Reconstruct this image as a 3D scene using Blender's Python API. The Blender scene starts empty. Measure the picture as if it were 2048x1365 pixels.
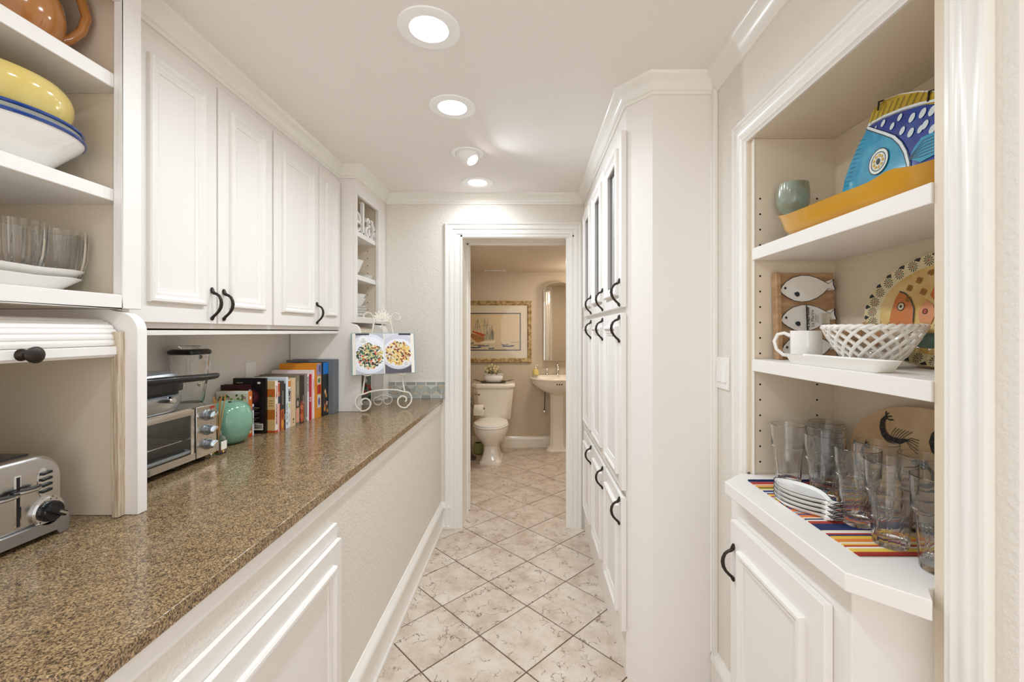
import bpy, bmesh, math, random
from math import pi, sin, cos, tan, radians, sqrt, atan2
from mathutils import Vector, Matrix
random.seed(7)
scene = bpy.context.scene
COL = scene.collection
def lin(h):
    h = h.lstrip('#'); r = []
    for i in (0, 2, 4):
        c = int(h[i:i+2], 16)/255.0
        r.append(c/12.92 if c <= .04045 else ((c+.055)/1.055)**2.4)
    return (r[0], r[1], r[2], 1.0)
# ------------------------------------------------------------------ camera, world, light
CEIL = 2.38
cd = bpy.data.cameras.new('camera'); cam = bpy.data.objects.new('camera', cd); COL.objects.link(cam)
cam.location = (0, 0, 1.40); cam.rotation_euler = (pi/2, 0, 0)
cd.sensor_width = 36.0; cd.lens = 868/2048*36.0
cd.shift_x = -33/2048; cd.shift_y = -18.5/2048
cd.clip_start = .01
scene.camera = cam
w = bpy.data.worlds.new('world'); scene.world = w; w.use_nodes = True
bg = w.node_tree.nodes['Background']
bg.inputs[0].default_value = (1.0, .975, .95, 1); bg.inputs[1].default_value = .98
scene.view_settings.view_transform = 'Standard'; scene.view_settings.look = 'None'
scene.view_settings.gamma = 1; scene.view_settings.use_curve_mapping = False
scene.view_settings.exposure = -0.03
cy = scene.cycles
cy.max_bounces = 14; cy.diffuse_bounces = 7; cy.transmission_bounces = 14; cy.glossy_bounces = 6; cy.transparent_max_bounces = 14
cy.sample_clamp_indirect = 25
def area(name, loc, size, power, col, rot=(0, 0, 0), spread=pi):
    l = bpy.data.lights.new(name, 'AREA'); l.shape = 'DISK'; l.size = size; l.energy = power; l.color = col; l.spread = spread
    o = bpy.data.objects.new(name, l); COL.objects.link(o); o.location = loc; o.rotation_euler = rot
    return o
COOL = (.765, .888, 1.0); WARM = (1.0, .91, .80)
# further recessed cans of the same row, above and behind the camera
for k, y in enumerate((0.92, 0.43)):
    area('ceiling_can_light', (-.325, y, CEIL-.02), .11, 3.1, COOL, spread=radians(165))
# kitchen daylight and lamps behind the camera, broad and soft
area('kitchen_light', (.1, -1.6, 1.45), 1.8, 15.5, (1.0, .955, .91), (radians(108), 0, 0))
# bathroom ceiling lamp, just outside the doorway's view
area('bathroom_light', (.28, 4.35, 2.10), .28, 8.5, WARM)
vl = bpy.data.lights.new('vanity_light', 'POINT'); vl.energy = 8; vl.color = WARM; vl.shadow_soft_size = .09
vo_ = bpy.data.objects.new('vanity_light', vl); COL.objects.link(vo_); vo_.location = (.74, 4.75, 1.85)

# ------------------------------------------------------------------ materials
def nt(name):
    m = bpy.data.materials.new(name); m.use_nodes = True
    n = m.node_tree.nodes; b = n['Principled BSDF']
    return m, n, m.node_tree.links, b
def mat(name, col, rough=.5, metal=0., bump=None, var=None, trans=0., coat=0., ior=1.45, emit=0., spec=.5):
    """plain procedural material; bump=(scale,strength,dist), var=(scale, colour2, sharpness)"""
    m, n, l, b = nt(name)
    b.inputs['Base Color'].default_value = lin(col)
    b.inputs['Roughness'].default_value = rough; b.inputs['Metallic'].default_value = metal
    b.inputs['Transmission Weight'].default_value = trans; b.inputs['IOR'].default_value = ior
    b.inputs['Coat Weight'].default_value = coat; b.inputs['Coat Roughness'].default_value = .08
    b.inputs['Specular IOR Level'].default_value = spec
    if emit:
        b.inputs['Emission Color'].default_value = lin(col); b.inputs['Emission Strength'].default_value = emit
    g = None
    if bump or var:
        g = n.new('ShaderNodeNewGeometry')
    if var:
        t = n.new('ShaderNodeTexNoise'); t.inputs['Scale'].default_value = var[0]; t.inputs['Detail'].default_value = 5
        l.new(g.outputs['Position'], t.inputs['Vector'])
        r = n.new('ShaderNodeValToRGB'); s = var[2] if len(var) > 2 else .2
        r.color_ramp.elements[0].position = .5-s; r.color_ramp.elements[1].position = .5+s
        r.color_ramp.elements[0].color = lin(col); r.color_ramp.elements[1].color = lin(var[1])
        l.new(t.outputs['Fac'], r.inputs['Fac']); l.new(r.outputs['Color'], b.inputs['Base Color'])
    if bump:
        t = n.new('ShaderNodeTexNoise'); t.inputs['Scale'].default_value = bump[0]; t.inputs['Detail'].default_value = 3
        l.new(g.outputs['Position'], t.inputs['Vector'])
        bp = n.new('ShaderNodeBump'); bp.inputs['Strength'].default_value = bump[1]; bp.inputs['Distance'].default_value = bump[2]
        l.new(t.outputs['Fac'], bp.inputs['Height']); l.new(bp.outputs['Normal'], b.inputs['Normal'])
    return m
def granite():
    m, n, l, b = nt('granite')
    g = n.new('ShaderNodeNewGeometry')
    v = n.new('ShaderNodeTexVoronoi'); v.inputs['Scale'].default_value = 400
    l.new(g.outputs['Position'], v.inputs['Vector'])
    sep = n.new('ShaderNodeSeparateColor'); l.new(v.outputs['Color'], sep.inputs['Color'])
    big = n.new('ShaderNodeTexNoise'); big.inputs['Scale'].default_value = 60; big.inputs['Detail'].default_value = 4
    l.new(g.outputs['Position'], big.inputs['Vector'])
    ad = n.new('ShaderNodeMath'); ad.operation = 'MULTIPLY_ADD'; ad.inputs[1].default_value = .62
    l.new(sep.outputs[0], ad.inputs[0])
    mu = n.new('ShaderNodeMath'); mu.operation = 'MULTIPLY'; mu.inputs[1].default_value = .42
    l.new(big.outputs['Fac'], mu.inputs[0]); l.new(mu.outputs[0], ad.inputs[2])
    r = n.new('ShaderNodeValToRGB'); e = r.color_ramp.elements
    e[0].position = .2; e[0].color = lin('#3d3126'); e[1].position = .86; e[1].color = lin('#c3a77e')
    for p, c in ((.33, '#5e4c39'), (.47, '#836b4e'), (.62, '#9b815f'), (.74, '#ab9069')):
        x = e.new(p); x.color = lin(c)
    l.new(ad.outputs[0], r.inputs['Fac']); l.new(r.outputs['Color'], b.inputs['Base Color'])
    b.inputs['Roughness'].default_value = .16
    return m
def tile_mat():
    m, n, l, b = nt('travertine_tile')
    g = n.new('ShaderNodeNewGeometry'); oi = n.new('ShaderNodeObjectInfo')
    off = n.new('ShaderNodeVectorMath'); off.operation = 'MULTIPLY_ADD'
    l.new(oi.outputs['Random'], off.inputs[0]); off.inputs[1].default_value = (7, 5, 3); l.new(g.outputs['Position'], off.inputs[2])
    n1 = n.new('ShaderNodeTexNoise'); n1.inputs['Scale'].default_value = 7; n1.inputs['Detail'].default_value = 6; n1.inputs['Roughness'].default_value = .65
    l.new(off.outputs[0], n1.inputs['Vector'])
    r = n.new('ShaderNodeValToRGB'); e = r.color_ramp.elements
    e[0].position = .30; e[0].color = lin('#b7a391'); e[1].position = .72; e[1].color = lin('#ded5ca')
    x = e.new(.5); x.color = lin('#d0c2b3')
    l.new(n1.outputs['Fac'], r.inputs['Fac'])
    # hair-thin dark veins: noise-warped cell borders, only here and there
    nw = n.new('ShaderNodeTexNoise'); nw.inputs['Scale'].default_value = 22; nw.inputs['Detail'].default_value = 4
    l.new(off.outputs[0], nw.inputs['Vector'])
    wv = n.new('ShaderNodeVectorMath'); wv.operation = 'MULTIPLY_ADD'; wv.inputs[1].default_value = (.09, .09, .09)
    l.new(nw.outputs['Color'], wv.inputs[0]); l.new(off.outputs[0], wv.inputs[2])
    vo = n.new('ShaderNodeTexVoronoi'); vo.feature = 'DISTANCE_TO_EDGE'; vo.inputs['Scale'].default_value = 13
    l.new(wv.outputs[0], vo.inputs['Vector'])
    c1 = n.new('ShaderNodeMapRange'); c1.inputs['From Min'].default_value = .008; c1.inputs['From Max'].default_value = .028
    c1.inputs['To Min'].default_value = 1; c1.inputs['To Max'].default_value = 0; l.new(vo.outputs['Distance'], c1.inputs['Value'])
    n3 = n.new('ShaderNodeTexNoise'); n3.inputs['Scale'].default_value = 16; n3.inputs['Detail'].default_value = 2; l.new(off.outputs[0], n3.inputs['Vector'])
    c2 = n.new('ShaderNodeMapRange'); c2.inputs['From Min'].default_value = .47; c2.inputs['From Max'].default_value = .58; l.new(n3.outputs['Fac'], c2.inputs['Value'])
    mm = n.new('ShaderNodeMath'); mm.operation = 'MULTIPLY'; l.new(c1.outputs[0], mm.inputs[0]); l.new(c2.outputs[0], mm.inputs[1])
    m2 = n.new('ShaderNodeMath'); m2.operation = 'MULTIPLY'; m2.inputs[1].default_value = .85; l.new(mm.outputs[0], m2.inputs[0])
    mx = n.new('ShaderNodeMixRGB'); l.new(m2.outputs[0], mx.inputs['Fac']); l.new(r.outputs['Color'], mx.inputs['Color1'])
    mx.inputs['Color2'].default_value = lin('#5b4230'); l.new(mx.outputs['Color'], b.inputs['Base Color'])
    b.inputs['Roughness'].default_value = .42
    bp = n.new('ShaderNodeBump'); bp.inputs['Strength'].default_value = .25; bp.inputs['Distance'].default_value = .002; bp.invert = True
    l.new(m2.outputs[0], bp.inputs['Height']); l.new(bp.outputs['Normal'], b.inputs['Normal'])
    return m
def wood(name, c1, c2, scale=(3, 3, 40), rough=.5):
    m, n, l, b = nt(name)
    g = n.new('ShaderNodeNewGeometry'); mp = n.new('ShaderNodeMapping'); mp.inputs['Scale'].default_value = scale
    l.new(g.outputs['Position'], mp.inputs['Vector'])
    t = n.new('ShaderNodeTexNoise'); t.inputs['Scale'].default_value = 4; t.inputs['Detail'].default_value = 6; l.new(mp.outputs[0], t.inputs['Vector'])
    r = n.new('ShaderNodeValToRGB'); r.color_ramp.elements[0].position = .35; r.color_ramp.elements[1].position = .65
    r.color_ramp.elements[0].color = lin(c1); r.color_ramp.elements[1].color = lin(c2)
    l.new(t.outputs['Fac'], r.inputs['Fac']); l.new(r.outputs['Color'], b.inputs['Base Color'])
    b.inputs['Roughness'].default_value = rough
    return m
M = {}
M['paint'] = mat('cabinet_paint', '#ece8e3', .42, spec=.35, bump=(35, .03, .004))
M['trim'] = mat('trim_paint', '#eeebe5', .25)
M['wall'] = mat('wall_paint', '#e4ded5', .62, bump=(95, .5, .006))
M['ceil'] = mat('ceiling_paint', '#f0ebe7', .7, bump=(110, .30, .004))
M['bathwall'] = mat('bathroom_paint', '#cdbfaa', .6, bump=(60, .15, .004))
M['nichewall'] = mat('shade_tinted_recess_paint', '#e0d2bc', .6, bump=(95, .4, .005))  # white paint tinted tan: the recess's warm shade is put into the colour
M['panel'] = mat('shade_tinted_panel_paint', '#e2d5c0', .4, bump=(90, .05, .002))  # cabinet white with the warm shade of inner faces mixed into its colour
M['granite'] = granite(); M['tile'] = tile_mat()
M['grout'] = mat('grout', '#6b5540', .9)
M['bronze'] = mat('oil_rubbed_bronze', '#3a332e', .42, .75, bump=(160, .25, .002))
M['steel'] = mat('brushed_steel', '#c3c0bb', .27, 1., bump=(220, .06, .001))
M['chrome'] = mat('chrome', '#dcdcdc', .08, 1.)
M['pewter'] = mat('pewter', '#77726c', .35, 1.)
M['black'] = mat('black_plastic', '#17171a', .22)
M['rubber'] = mat('dark_rubber', '#1c1b1b', .6)
M['hole'] = mat('drilled_hole', '#1d1712', .9)
M['glass'] = mat('clear_glass', '#ffffff', 0., trans=1., ior=1.45)
def thin_glass(name, tint='#ffffff', refl=.04):
    m = bpy.data.materials.new(name); m.use_nodes = True; n = m.node_tree.nodes; l = m.node_tree.links
    n.remove(n['Principled BSDF']); t = n.new('ShaderNodeBsdfTransparent'); t.inputs['Color'].default_value = lin(tint)
    g = n.new('ShaderNodeBsdfGlossy'); g.inputs['Roughness'].default_value = .02
    f = n.new('ShaderNodeMath'); f.operation = 'MULTIPLY_ADD'; f.inputs[1].default_value = .5; f.inputs[2].default_value = .02
    lw = n.new('ShaderNodeLayerWeight'); pw = n.new('ShaderNodeMath'); pw.operation = 'POWER'; pw.inputs[1].default_value = 4
    l.new(lw.outputs['Facing'], pw.inputs[0]); l.new(pw.outputs[0], f.inputs[0]); x = n.new('ShaderNodeMixShader')
    l.new(f.outputs[0], x.inputs[0]); l.new(t.outputs[0], x.inputs[1]); l.new(g.outputs[0], x.inputs[2]); l.new(x.outputs[0], n['Material Output'].inputs['Surface'])
    return m
M['pane'] = thin_glass('window_pane_glass', '#ffffff')
M['china'] = mat('white_china', '#f1efea', .12, coat=.4)
M['porcelain'] = mat('porcelain', '#efe9dd', .10, coat=.5)
M['white'] = mat('white_plastic', '#f1efeb', .3)
M['lamp'] = mat('lamp_lens', '#fffaf2', .3, emit=30.)
M['mirror'] = mat('mirror_silver', '#e8e6e0', .02, 1.)
M['paper'] = mat('paper', '#efe9dc', .8)
def C(hexcol, rough=.45, **k):
    key = 'c_%s_%s' % (hexcol, rough)
    if key not in M: M[key] = mat('painted_'+hexcol.strip('#'), hexcol, rough, **k)
    return M[key]

# ------------------------------------------------------------------ mesh helpers
ORG = {}
class MB:
    def __init__(s): s.v = []; s.f = []; s.m = []
    def add(s, vs, fs, m=0):
        o = len(s.v); s.v += [tuple(p) for p in vs]
        for f in fs: s.f.append(tuple(i+o for i in f)); s.m.append(m)
        return s
    def box(s, x0, x1, y0, y1, z0, z1, m=0):
        if x0 > x1: x0, x1 = x1, x0
        if y0 > y1: y0, y1 = y1, y0
        if z0 > z1: z0, z1 = z1, z0
        return s.add([(x0,y0,z0),(x1,y0,z0),(x1,y1,z0),(x0,y1,z0),(x0,y0,z1),(x1,y0,z1),(x1,y1,z1),(x0,y1,z1)],
              [(3,2,1,0),(4,5,6,7),(0,1,5,4),(1,2,6,5),(2,3,7,6),(3,0,4,7)], m)
    def rings(s, rs, m=0, cap=True, closed=False):
        n = len(rs[0]); vs = [p for r in rs for p in r]; fs = []
        k = len(rs)
        for i in range(k if closed else k-1):
            a, b = i*n, ((i+1) % k)*n
            for j in range(n):
                j2 = (j+1) % n; fs.append((a+j, a+j2, b+j2, b+j))
        if cap and not closed:
            fs.append(tuple(range(n-1, -1, -1))); fs.append(tuple((k-1)*n+j for j in range(n)))
        return s.add(vs, fs, m)
    def lathe(s, prof, n=32, c=(0,0,0), m=0, cap=True, fr=None, sx=1, sy=1):
        rs = []
        for i, (r, z) in enumerate(prof):
            ring = []
            for j in range(n):
                t = 2*pi*j/n; rr = r*(fr(t, i) if fr else 1)
                ring.append((c[0]+rr*cos(t)*sx, c[1]+rr*sin(t)*sy, c[2]+z))
            rs.append(ring)
        return s.rings(rs, m, cap)
    def tube(s, pts, r, n=8, m=0, closed=False, flat=1.0):
        P = [Vector(p) for p in pts]; k = len(P); rs = []
        R = r if isinstance(r, (list, tuple)) else [r]*k
        t0 = (P[1]-P[0]).normalized(); up = Vector((0,0,1)) if abs(t0.z) < .9 else Vector((1,0,0))
        nrm = t0.cross(up).normalized()
        for i in range(k):
            if closed: t = (P[(i+1) % k]-P[i-1]).normalized()
            else: t = (P[min(i+1,k-1)]-P[max(i-1,0)]).normalized()
            nrm = (nrm - t*nrm.dot(t)).normalized(); bn = t.cross(nrm)
            rs.append([tuple(P[i]+(nrm*cos(2*pi*j/n)*flat+bn*sin(2*pi*j/n))*R[i]) for j in range(n)])
        return s.rings(rs, m, True, closed)
    def prism(s, poly, mp, a, b, m=0):
        n = len(poly); vs = [mp(p[0],p[1],a) for p in poly]+[mp(p[0],p[1],b) for p in poly]
        fs = [tuple(range(n-1,-1,-1)), tuple(range(n,2*n))]+[(i,(i+1)%n,n+(i+1)%n,n+i) for i in range(n)]
        return s.add(vs, fs, m)
    def sweep(s, path, prof, mp, closed=False, m=0):
        """profile (offset,height) carried along a 2D path with mitred corners; offset is to the left of travel"""
        P = [Vector(p) for p in path]; k = len(P); rs = []
        for i in range(k):
            d1 = d2 = None
            if closed or i > 0: d1 = (P[i]-P[i-1]).normalized()
            if closed or i < k-1: d2 = (P[(i+1) % k]-P[i]).normalized()
            if d1 is None: d1 = d2
            if d2 is None: d2 = d1
            n1 = Vector((-d1.y, d1.x)); n2 = Vector((-d2.y, d2.x)); mt = (n1+n2)
            mt = mt/ max(.2, mt.dot(n1)) if mt.length > 1e-6 else n1
            rs.append([mp(P[i].x+mt.x*o, P[i].y+mt.y*o, h) for o, h in prof])
        return s.rings(rs, m, True, closed)
    def ball(s, c, r, n=12, k=8, m=0, sx=1, sy=1, sz=1):
        return s.lathe([(max(1e-4, r*sin(pi*i/k)), -r*cos(pi*i/k)*sz) for i in range(k+1)], n, c, m, True, None, sx, sy)
    def build(s, name, mats, parent=None, org=None, bevel=0, smooth=35, props=None):
        if org is None: org = ORG.get(parent.name, (0,0,0)) if parent else (0,0,0)
        me = bpy.data.meshes.new(name)
        me.from_pydata([(v[0]-org[0], v[1]-org[1], v[2]-org[2]) for v in s.v], [], s.f)
        for x in (mats if isinstance(mats, (list, tuple)) else [mats]): me.materials.append(x)
        me.polygons.foreach_set('material_index', s.m)
        bm = bmesh.new(); bm.from_mesh(me)
        bmesh.ops.remove_doubles(bm, verts=bm.verts, dist=1e-6)
        bmesh.ops.recalc_face_normals(bm, faces=bm.faces)
        bm.to_mesh(me); bm.free()
        if smooth:
            me.shade_smooth(); me.set_sharp_from_angle(angle=radians(smooth))
        o = bpy.data.objects.new(name, me); COL.objects.link(o)
        if parent:
            o.parent = parent; ORG[o.name] = org
        else: o.location = org; ORG[o.name] = org
        if bevel:
            b = o.modifiers.new('bevel', 'BEVEL'); b.width = bevel; b.segments = 2; b.limit_method = 'ANGLE'; b.angle_limit = radians(40)
        if props:
            for k2, v2 in props.items(): o[k2] = v2
        return o
def tag(o, label, cat, group=None):
    o['label'] = label; o['category'] = cat
    if group: o['group'] = group
    return o
def thing(name, label, cat, loc=(0,0,0), group=None, rotz=0):
    o = bpy.data.objects.new(name, None); COL.objects.link(o); o.location = loc; o.rotation_euler = (0,0,rotz); o.empty_display_size = .05
    ORG[o.name] = loc if rotz == 0 else (0,0,0)
    return tag(o, label, cat, group)
def local(o): ORG[o.name] = (0,0,0)
def struct(name, mb, m, org=(0,0,0), bevel=0, smooth=35):
    o = mb.build(name, m, None, org, bevel, smooth); o['kind'] = 'structure'; return o
def dup(o, parent=None):
    c = o.copy(); COL.objects.link(c)
    if parent is not None: c.parent = parent
    for ch in list(o.children): dup(ch, c)
    return c
def text(s, size, mp, name, m, parent, extr=.0004, bold=0., align='CENTER', sx=1.0):
    cu = bpy.data.curves.new('t', 'FONT'); cu.body = s; cu.size = size; cu.extrude = extr; cu.offset = bold
    cu.align_x = align; cu.align_y = 'CENTER'; cu.resolution_u = 2
    o = bpy.data.objects.new('t', cu); COL.objects.link(o)
    me = bpy.data.meshes.new_from_object(o); bpy.data.objects.remove(o)
    b = MB(); b.add([mp(v.co.x*sx, v.co.y, v.co.z) for v in me.vertices], [tuple(p.vertices) for p in me.polygons])
    bpy.data.meshes.remove(me)
    return b.build(name, m, parent, smooth=0)
def RIGHT(x0, y0, z0, tilt=0):      # plane facing -X (seen from the corridor): a runs towards the viewer's right (-Y)
    ct, st = cos(tilt), sin(tilt)
    return lambda a, b, n: (x0+b*st-n*ct, y0-a, z0+b*ct+n*st)
def LEFT(x0, y0, z0):               # plane facing +X
    return lambda a, b, n: (x0+n, y0+a, z0+b)
def FRONT(x0, y0, z0, rot=0, tilt=0):  # plane facing the camera (-Y), turned about z
    c, s_ = cos(rot), sin(rot); ct, st = cos(tilt), sin(tilt)
    def f(a, b, n):
        yy = b*st-n*ct; zz = b*ct+n*st
        return (x0+a*c-yy*s_, y0+a*s_+yy*c, z0+zz)
    return f
XY = lambda a, b, n: (a, b, n)
class Print:
    """flat print: coloured shapes laid on a surface"""
    def __init__(s, mp): s.mp = mp; s.b = MB(); s.mats = []; s.lift = .0003
    def mi(s, c):
        m = C(c) if isinstance(c, str) else c
        if m not in s.mats: s.mats.append(m)
        return s.mats.index(m)
    def poly(s, pts, c, lay=1):
        s.b.add([s.mp(p[0], p[1], lay*s.lift) for p in pts], [tuple(range(len(pts)))], s.mi(c)); return s
    def ell(s, x, y, rx, ry, c, lay=1, rot=0, n=20):
        return s.poly([(x+rx*cos(t)*cos(rot)-ry*sin(t)*sin(rot), y+rx*cos(t)*sin(rot)+ry*sin(t)*cos(rot)) for t in [2*pi*i/n for i in range(n)]], c, lay)
    def line(s, pts, w, c, lay=2):
        P = [Vector(p) for p in pts]; L = []; Rr = []
        for i, p in enumerate(P):
            d = (P[min(i+1, len(P)-1)]-P[max(i-1, 0)]).normalized(); n = Vector((-d.y, d.x))*w/2
            L.append(p+n); Rr.append(p-n)
        for i in range(len(P)-1): s.poly([L[i], L[i+1], Rr[i+1], Rr[i]], c, lay)
        return s
    def ring(s, x, y, rx, ry, w, c, lay=2, n=20):
        return s.line([(x+rx*cos(2*pi*i/n), y+ry*sin(2*pi*i/n)) for i in range(n+1)], w, c, lay)
    def build(s, name, parent):
        o = s.b.build(name, s.mats, parent, smooth=0); o['kind'] = 'stuff'; return o
def sup(cx, cy, rx, ry, z, n=32, p=2.0, egg=0.):
    r = []
    for i in range(n):
        t = 2*pi*i/n; c, s_ = cos(t), sin(t)
        x = abs(c)**(2/p)*(1 if c >= 0 else -1); y = abs(s_)**(2/p)*(1 if s_ >= 0 else -1)
        r.append((cx+rx*x*(1+egg*y), cy+ry*y, z))
    return r
# ------------------------------------------------------------------ the room shell
def wallmap_y(y, s=-1): return lambda a, b, n: (a, y+s*n, b)
# floor: grout bed and every tile, laid diagonally
fl = struct('floor', MB().box(-1.6, 1.6, -.8, .62, -.06, -.004).box(-.70, .80, .6, 3.42, -.06, -.0042).box(-1.15, 1.0, 3.38, 5.34, -.06, -.0041), M['grout'])
def clip(poly, ax, lim, keep_less):
    out = []
    for i in range(len(poly)):
        p, q = poly[i], poly[(i+1) % len(poly)]
        ip = (p[ax] <= lim) if keep_less else (p[ax] >= lim); iq = (q[ax] <= lim) if keep_less else (q[ax] >= lim)
        if ip: out.append(p)
        if ip != iq:
            t = (lim-p[ax])/(q[ax]-p[ax]); out.append((p[0]+t*(q[0]-p[0]), p[1]+t*(q[1]-p[1])))
    return out
D = .432
def lay_tiles():
    cache = {}
    for i in range(-14, 26):
        for j in range(-8, 9):
            if (i+j) % 2: continue
            cx = -.0085 + j*D/2; cyy = 1.785+D/2 + i*D/2
            h = D/2-.0042
            for reg in ((-.66, .78, .6, 3.4), (-1.5, 1.6, -.8, .6), (-1.1, .95, 3.4, 5.3)):
                p = [(cx+h, cyy), (cx, cyy+h), (cx-h, cyy), (cx, cyy-h)]
                p = clip(clip(clip(clip(p, 0, reg[0], False), 0, reg[1], True), 1, reg[2], False), 1, reg[3], True)
                if len(p) < 3: continue
                ar = abs(sum(p[k][0]*p[(k+1)%len(p)][1]-p[(k+1)%len(p)][0]*p[k][1] for k in range(len(p))))/2
                if ar < .0008: continue
                full = len(p) == 4 and ar > .99*2*h*h
                dz = random.uniform(-.0006, .0006)
                if full and 'full' in cache:
                    o = cache['full'].copy(); COL.objects.link(o); o.location = (cx, cyy, dz)
                else:
                    b = MB()
                    cxx = sum(q[0] for q in p)/len(p); cy2 = sum(q[1] for q in p)/len(p)
                    lo = [(q[0]-cx, q[1]-cyy, -.006) for q in p]; mid = [(q[0]-cx, q[1]-cyy, -.0012) for q in p]
                    top = [(q[0]-cx+(cxx-q[0])*.012, q[1]-cyy+(cy2-q[1])*.012, 0) for q in p]
                    b.rings([lo, mid, top])
                    o = b.build('tile', M['tile'], fl, (0,0,0), smooth=0); o.location = (cx, cyy, dz)
                    if full: cache['full'] = o
lay_tiles()
struct('ceiling', MB().box(-1.5, 1.05, -.2, 3.2, CEIL, CEIL+.05), M['ceil'])
struct('wall_left', MB().box(-1.50, -1.42, -.60, 3.16, 0, CEIL), M['wall'])
# far wall (thick, with the doorway)
OX0, OX1, OZ = -.4826, .322, 2.088
wf = MB().box(-1.42, OX0, 3.10, 3.40, 0, CEIL).box(OX1, 1.0, 3.10, 3.40, 0, CEIL).box(OX0, OX1, 3.10, 3.40, OZ, CEIL)
struct('wall_far', wf, M['wall'])
# low wall under the worktop
struct('wall_counter', MB().box(-.70, -.625, .62, 3.10, 0, .895), M['wall'])
struct('wall_counter_end', MB().box(-1.42, -.701, .62, .66, 0, .8945), M['wall'])
# right wall: pieces around the recessed cabinet
NY0, NY1, NZ1 = .755, 1.421, 2.024; HY0, HY1, HZ = .735, 1.442, 2.046
wr = MB().box(.717, .80, HY1, 1.70, 0, CEIL).box(.717, 2.0, .634, HY0, 0, CEIL).box(.717, .80, HY0, HY1, HZ, CEIL)
struct('wall_right', wr, M['wall'])
# wall behind the recess
struct('wall_right_back', MB().box(1.0, 1.05, .735, 1.72, 0, CEIL), M['wall'])
# bathroom shell
struct('wall_bathroom_far', MB().box(-1.15, 1.0, 5.26, 5.34, 0, 2.13), M['bathwall'])
struct('wall_bathroom_left', MB().box(-1.15, -1.07, 3.40, 5.26, 0, 2.13), M['bathwall'])
struct('wall_bathroom_right', MB().box(.92, 1.0, 3.40, 5.26, 0, 2.13), M['bathwall'])
struct('ceiling_bathroom', MB().box(-1.15, 1.0, 3.40, 5.34, 2.121, 2.17), M['bathwall'])
# the bathroom side of the far wall
struct('wall_bathroom_near', MB().box(-1.07, OX0-.06, 3.40, 3.41, 0, 2.12).box(OX1+.06, .92, 3.40, 3.41, 0, 2.12), M['bathwall'])
# baseboards: profile (offset from wall, height)
BB = [(0, 0), (.022, 0), (.022, .018), (.016, .026), (.014, .03), (.014, .135), (.022, .142), (.024, .152), (.018, .168), (.010, .176), (.004, .186), (0, .186)]
struct('baseboard_left', MB().sweep([(-.55, 3.10), (-.625, 3.10), (-.625, .62)], BB, XY), M['trim'])
struct('baseboard_right', MB().sweep([(.717, 1.42), (.717, 1.66)], BB, XY), M['trim'])
struct('baseboard_bathroom', MB().sweep([(.92, 5.26), (-1.07, 5.26)], [(0,0),(.016,0),(.016,.10),(.012,.125),(.006,.135),(0,.135)], XY), M['porcelain'])
# crown moulding: offset outwards, z
CR = [(0, CEIL-.070), (.008, CEIL-.070), (.010, CEIL-.060), (.016, CEIL-.056), (.018, CEIL-.048), (.023, CEIL-.036), (.033, CEIL-.022), (.044, CEIL-.014), (.048, CEIL-.010), (.050, CEIL), (0, CEIL)]
def crown(name, path): struct(name, MB().sweep(path, CR, XY), M['trim'])
crown('trim_1', [(.92, .30), (.717, .30)] and [(.717, .634), (.717, 1.668), (.480, 1.668), (.396, 1.762), (.396, 3.10), (-1.02, 3.10), (-1.02, 2.575), (-1.13, 2.575), (-1.13, 1.172), (-1.045, 1.172), (-1.045, .62)])
# door casing, stepped and fluted
CS = [(0, 0), (0, .022), (.012, .024), (.018, .018), (.026, .018), (.034, .022), (.046, .020), (.052, .014), (.062, .014), (.068, .018), (.080, .016), (.084, .010), (.098, .010), (.104, .007), (.110, .007), (.110, 0)]
cas = MB().sweep([(OX0-.110, 0), (OX0-.110, OZ+.090), (OX1+.055, OZ+.090), (OX1+.055, 0)], [(-o*(1 if 1 else 1), n) for o, n in CS], wallmap_y(3.10))
door1 = struct('door_1_casing', cas, M['trim'])
jl = MB().box(OX0, OX0+.012, 3.085, 3.41, 0, OZ).box(OX1-.012, OX1, 3.085, 3.41, 0, OZ).box(OX0, OX1, 3.085, 3.41, OZ-.012, OZ)
jl.box(OX0+.012, OX0+.022, 3.325, 3.365, 0, OZ-.012).box(OX1-.022, OX1-.012, 3.325, 3.365, 0, OZ-.012).box(OX0+.012, OX1-.012, 3.325, 3.365, OZ-.022, OZ-.012)
struct('door_1_jamb', jl, M['trim'])
# the bathroom door itself, swung open into the bathroom
dr = thing('door_1', 'white bathroom door swung open, seen edge-on in the doorway', 'door', (OX0+.012, 3.385, .008)); local(dr)
dr['kind'] = 'structure'; del dr['category']
dm = MB().box(-.74, 0, -.018, .018, 0, 2.06)
for zz in ((.18, .92), (1.05, 1.90)):
    for sg in (1, -1):
        dm.box(-.64, -.10, sg*.018, sg*.024, zz[0], zz[1])
dm.build('leaf', M['trim'], dr, (0,0,0), bevel=.002)
for zz in (.25, 1.06, 1.82):
    hb = MB().box(.0002, .0025, -.016, .008, zz-.045, zz+.045).tube([(.004, -.018, zz-.048), (.004, -.018, zz+.048)], .005, 8)
    hb.build('hinge', M['pewter'], dr, (0,0,0))
MB().ball((-.68, .045, .95), .026).tube([(-.68, .018, .95), (-.68, .04, .95)], .012).build('knob', M['pewter'], dr, (0,0,0))
dr.rotation_euler = (0, 0, radians(-78)+0)
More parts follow.
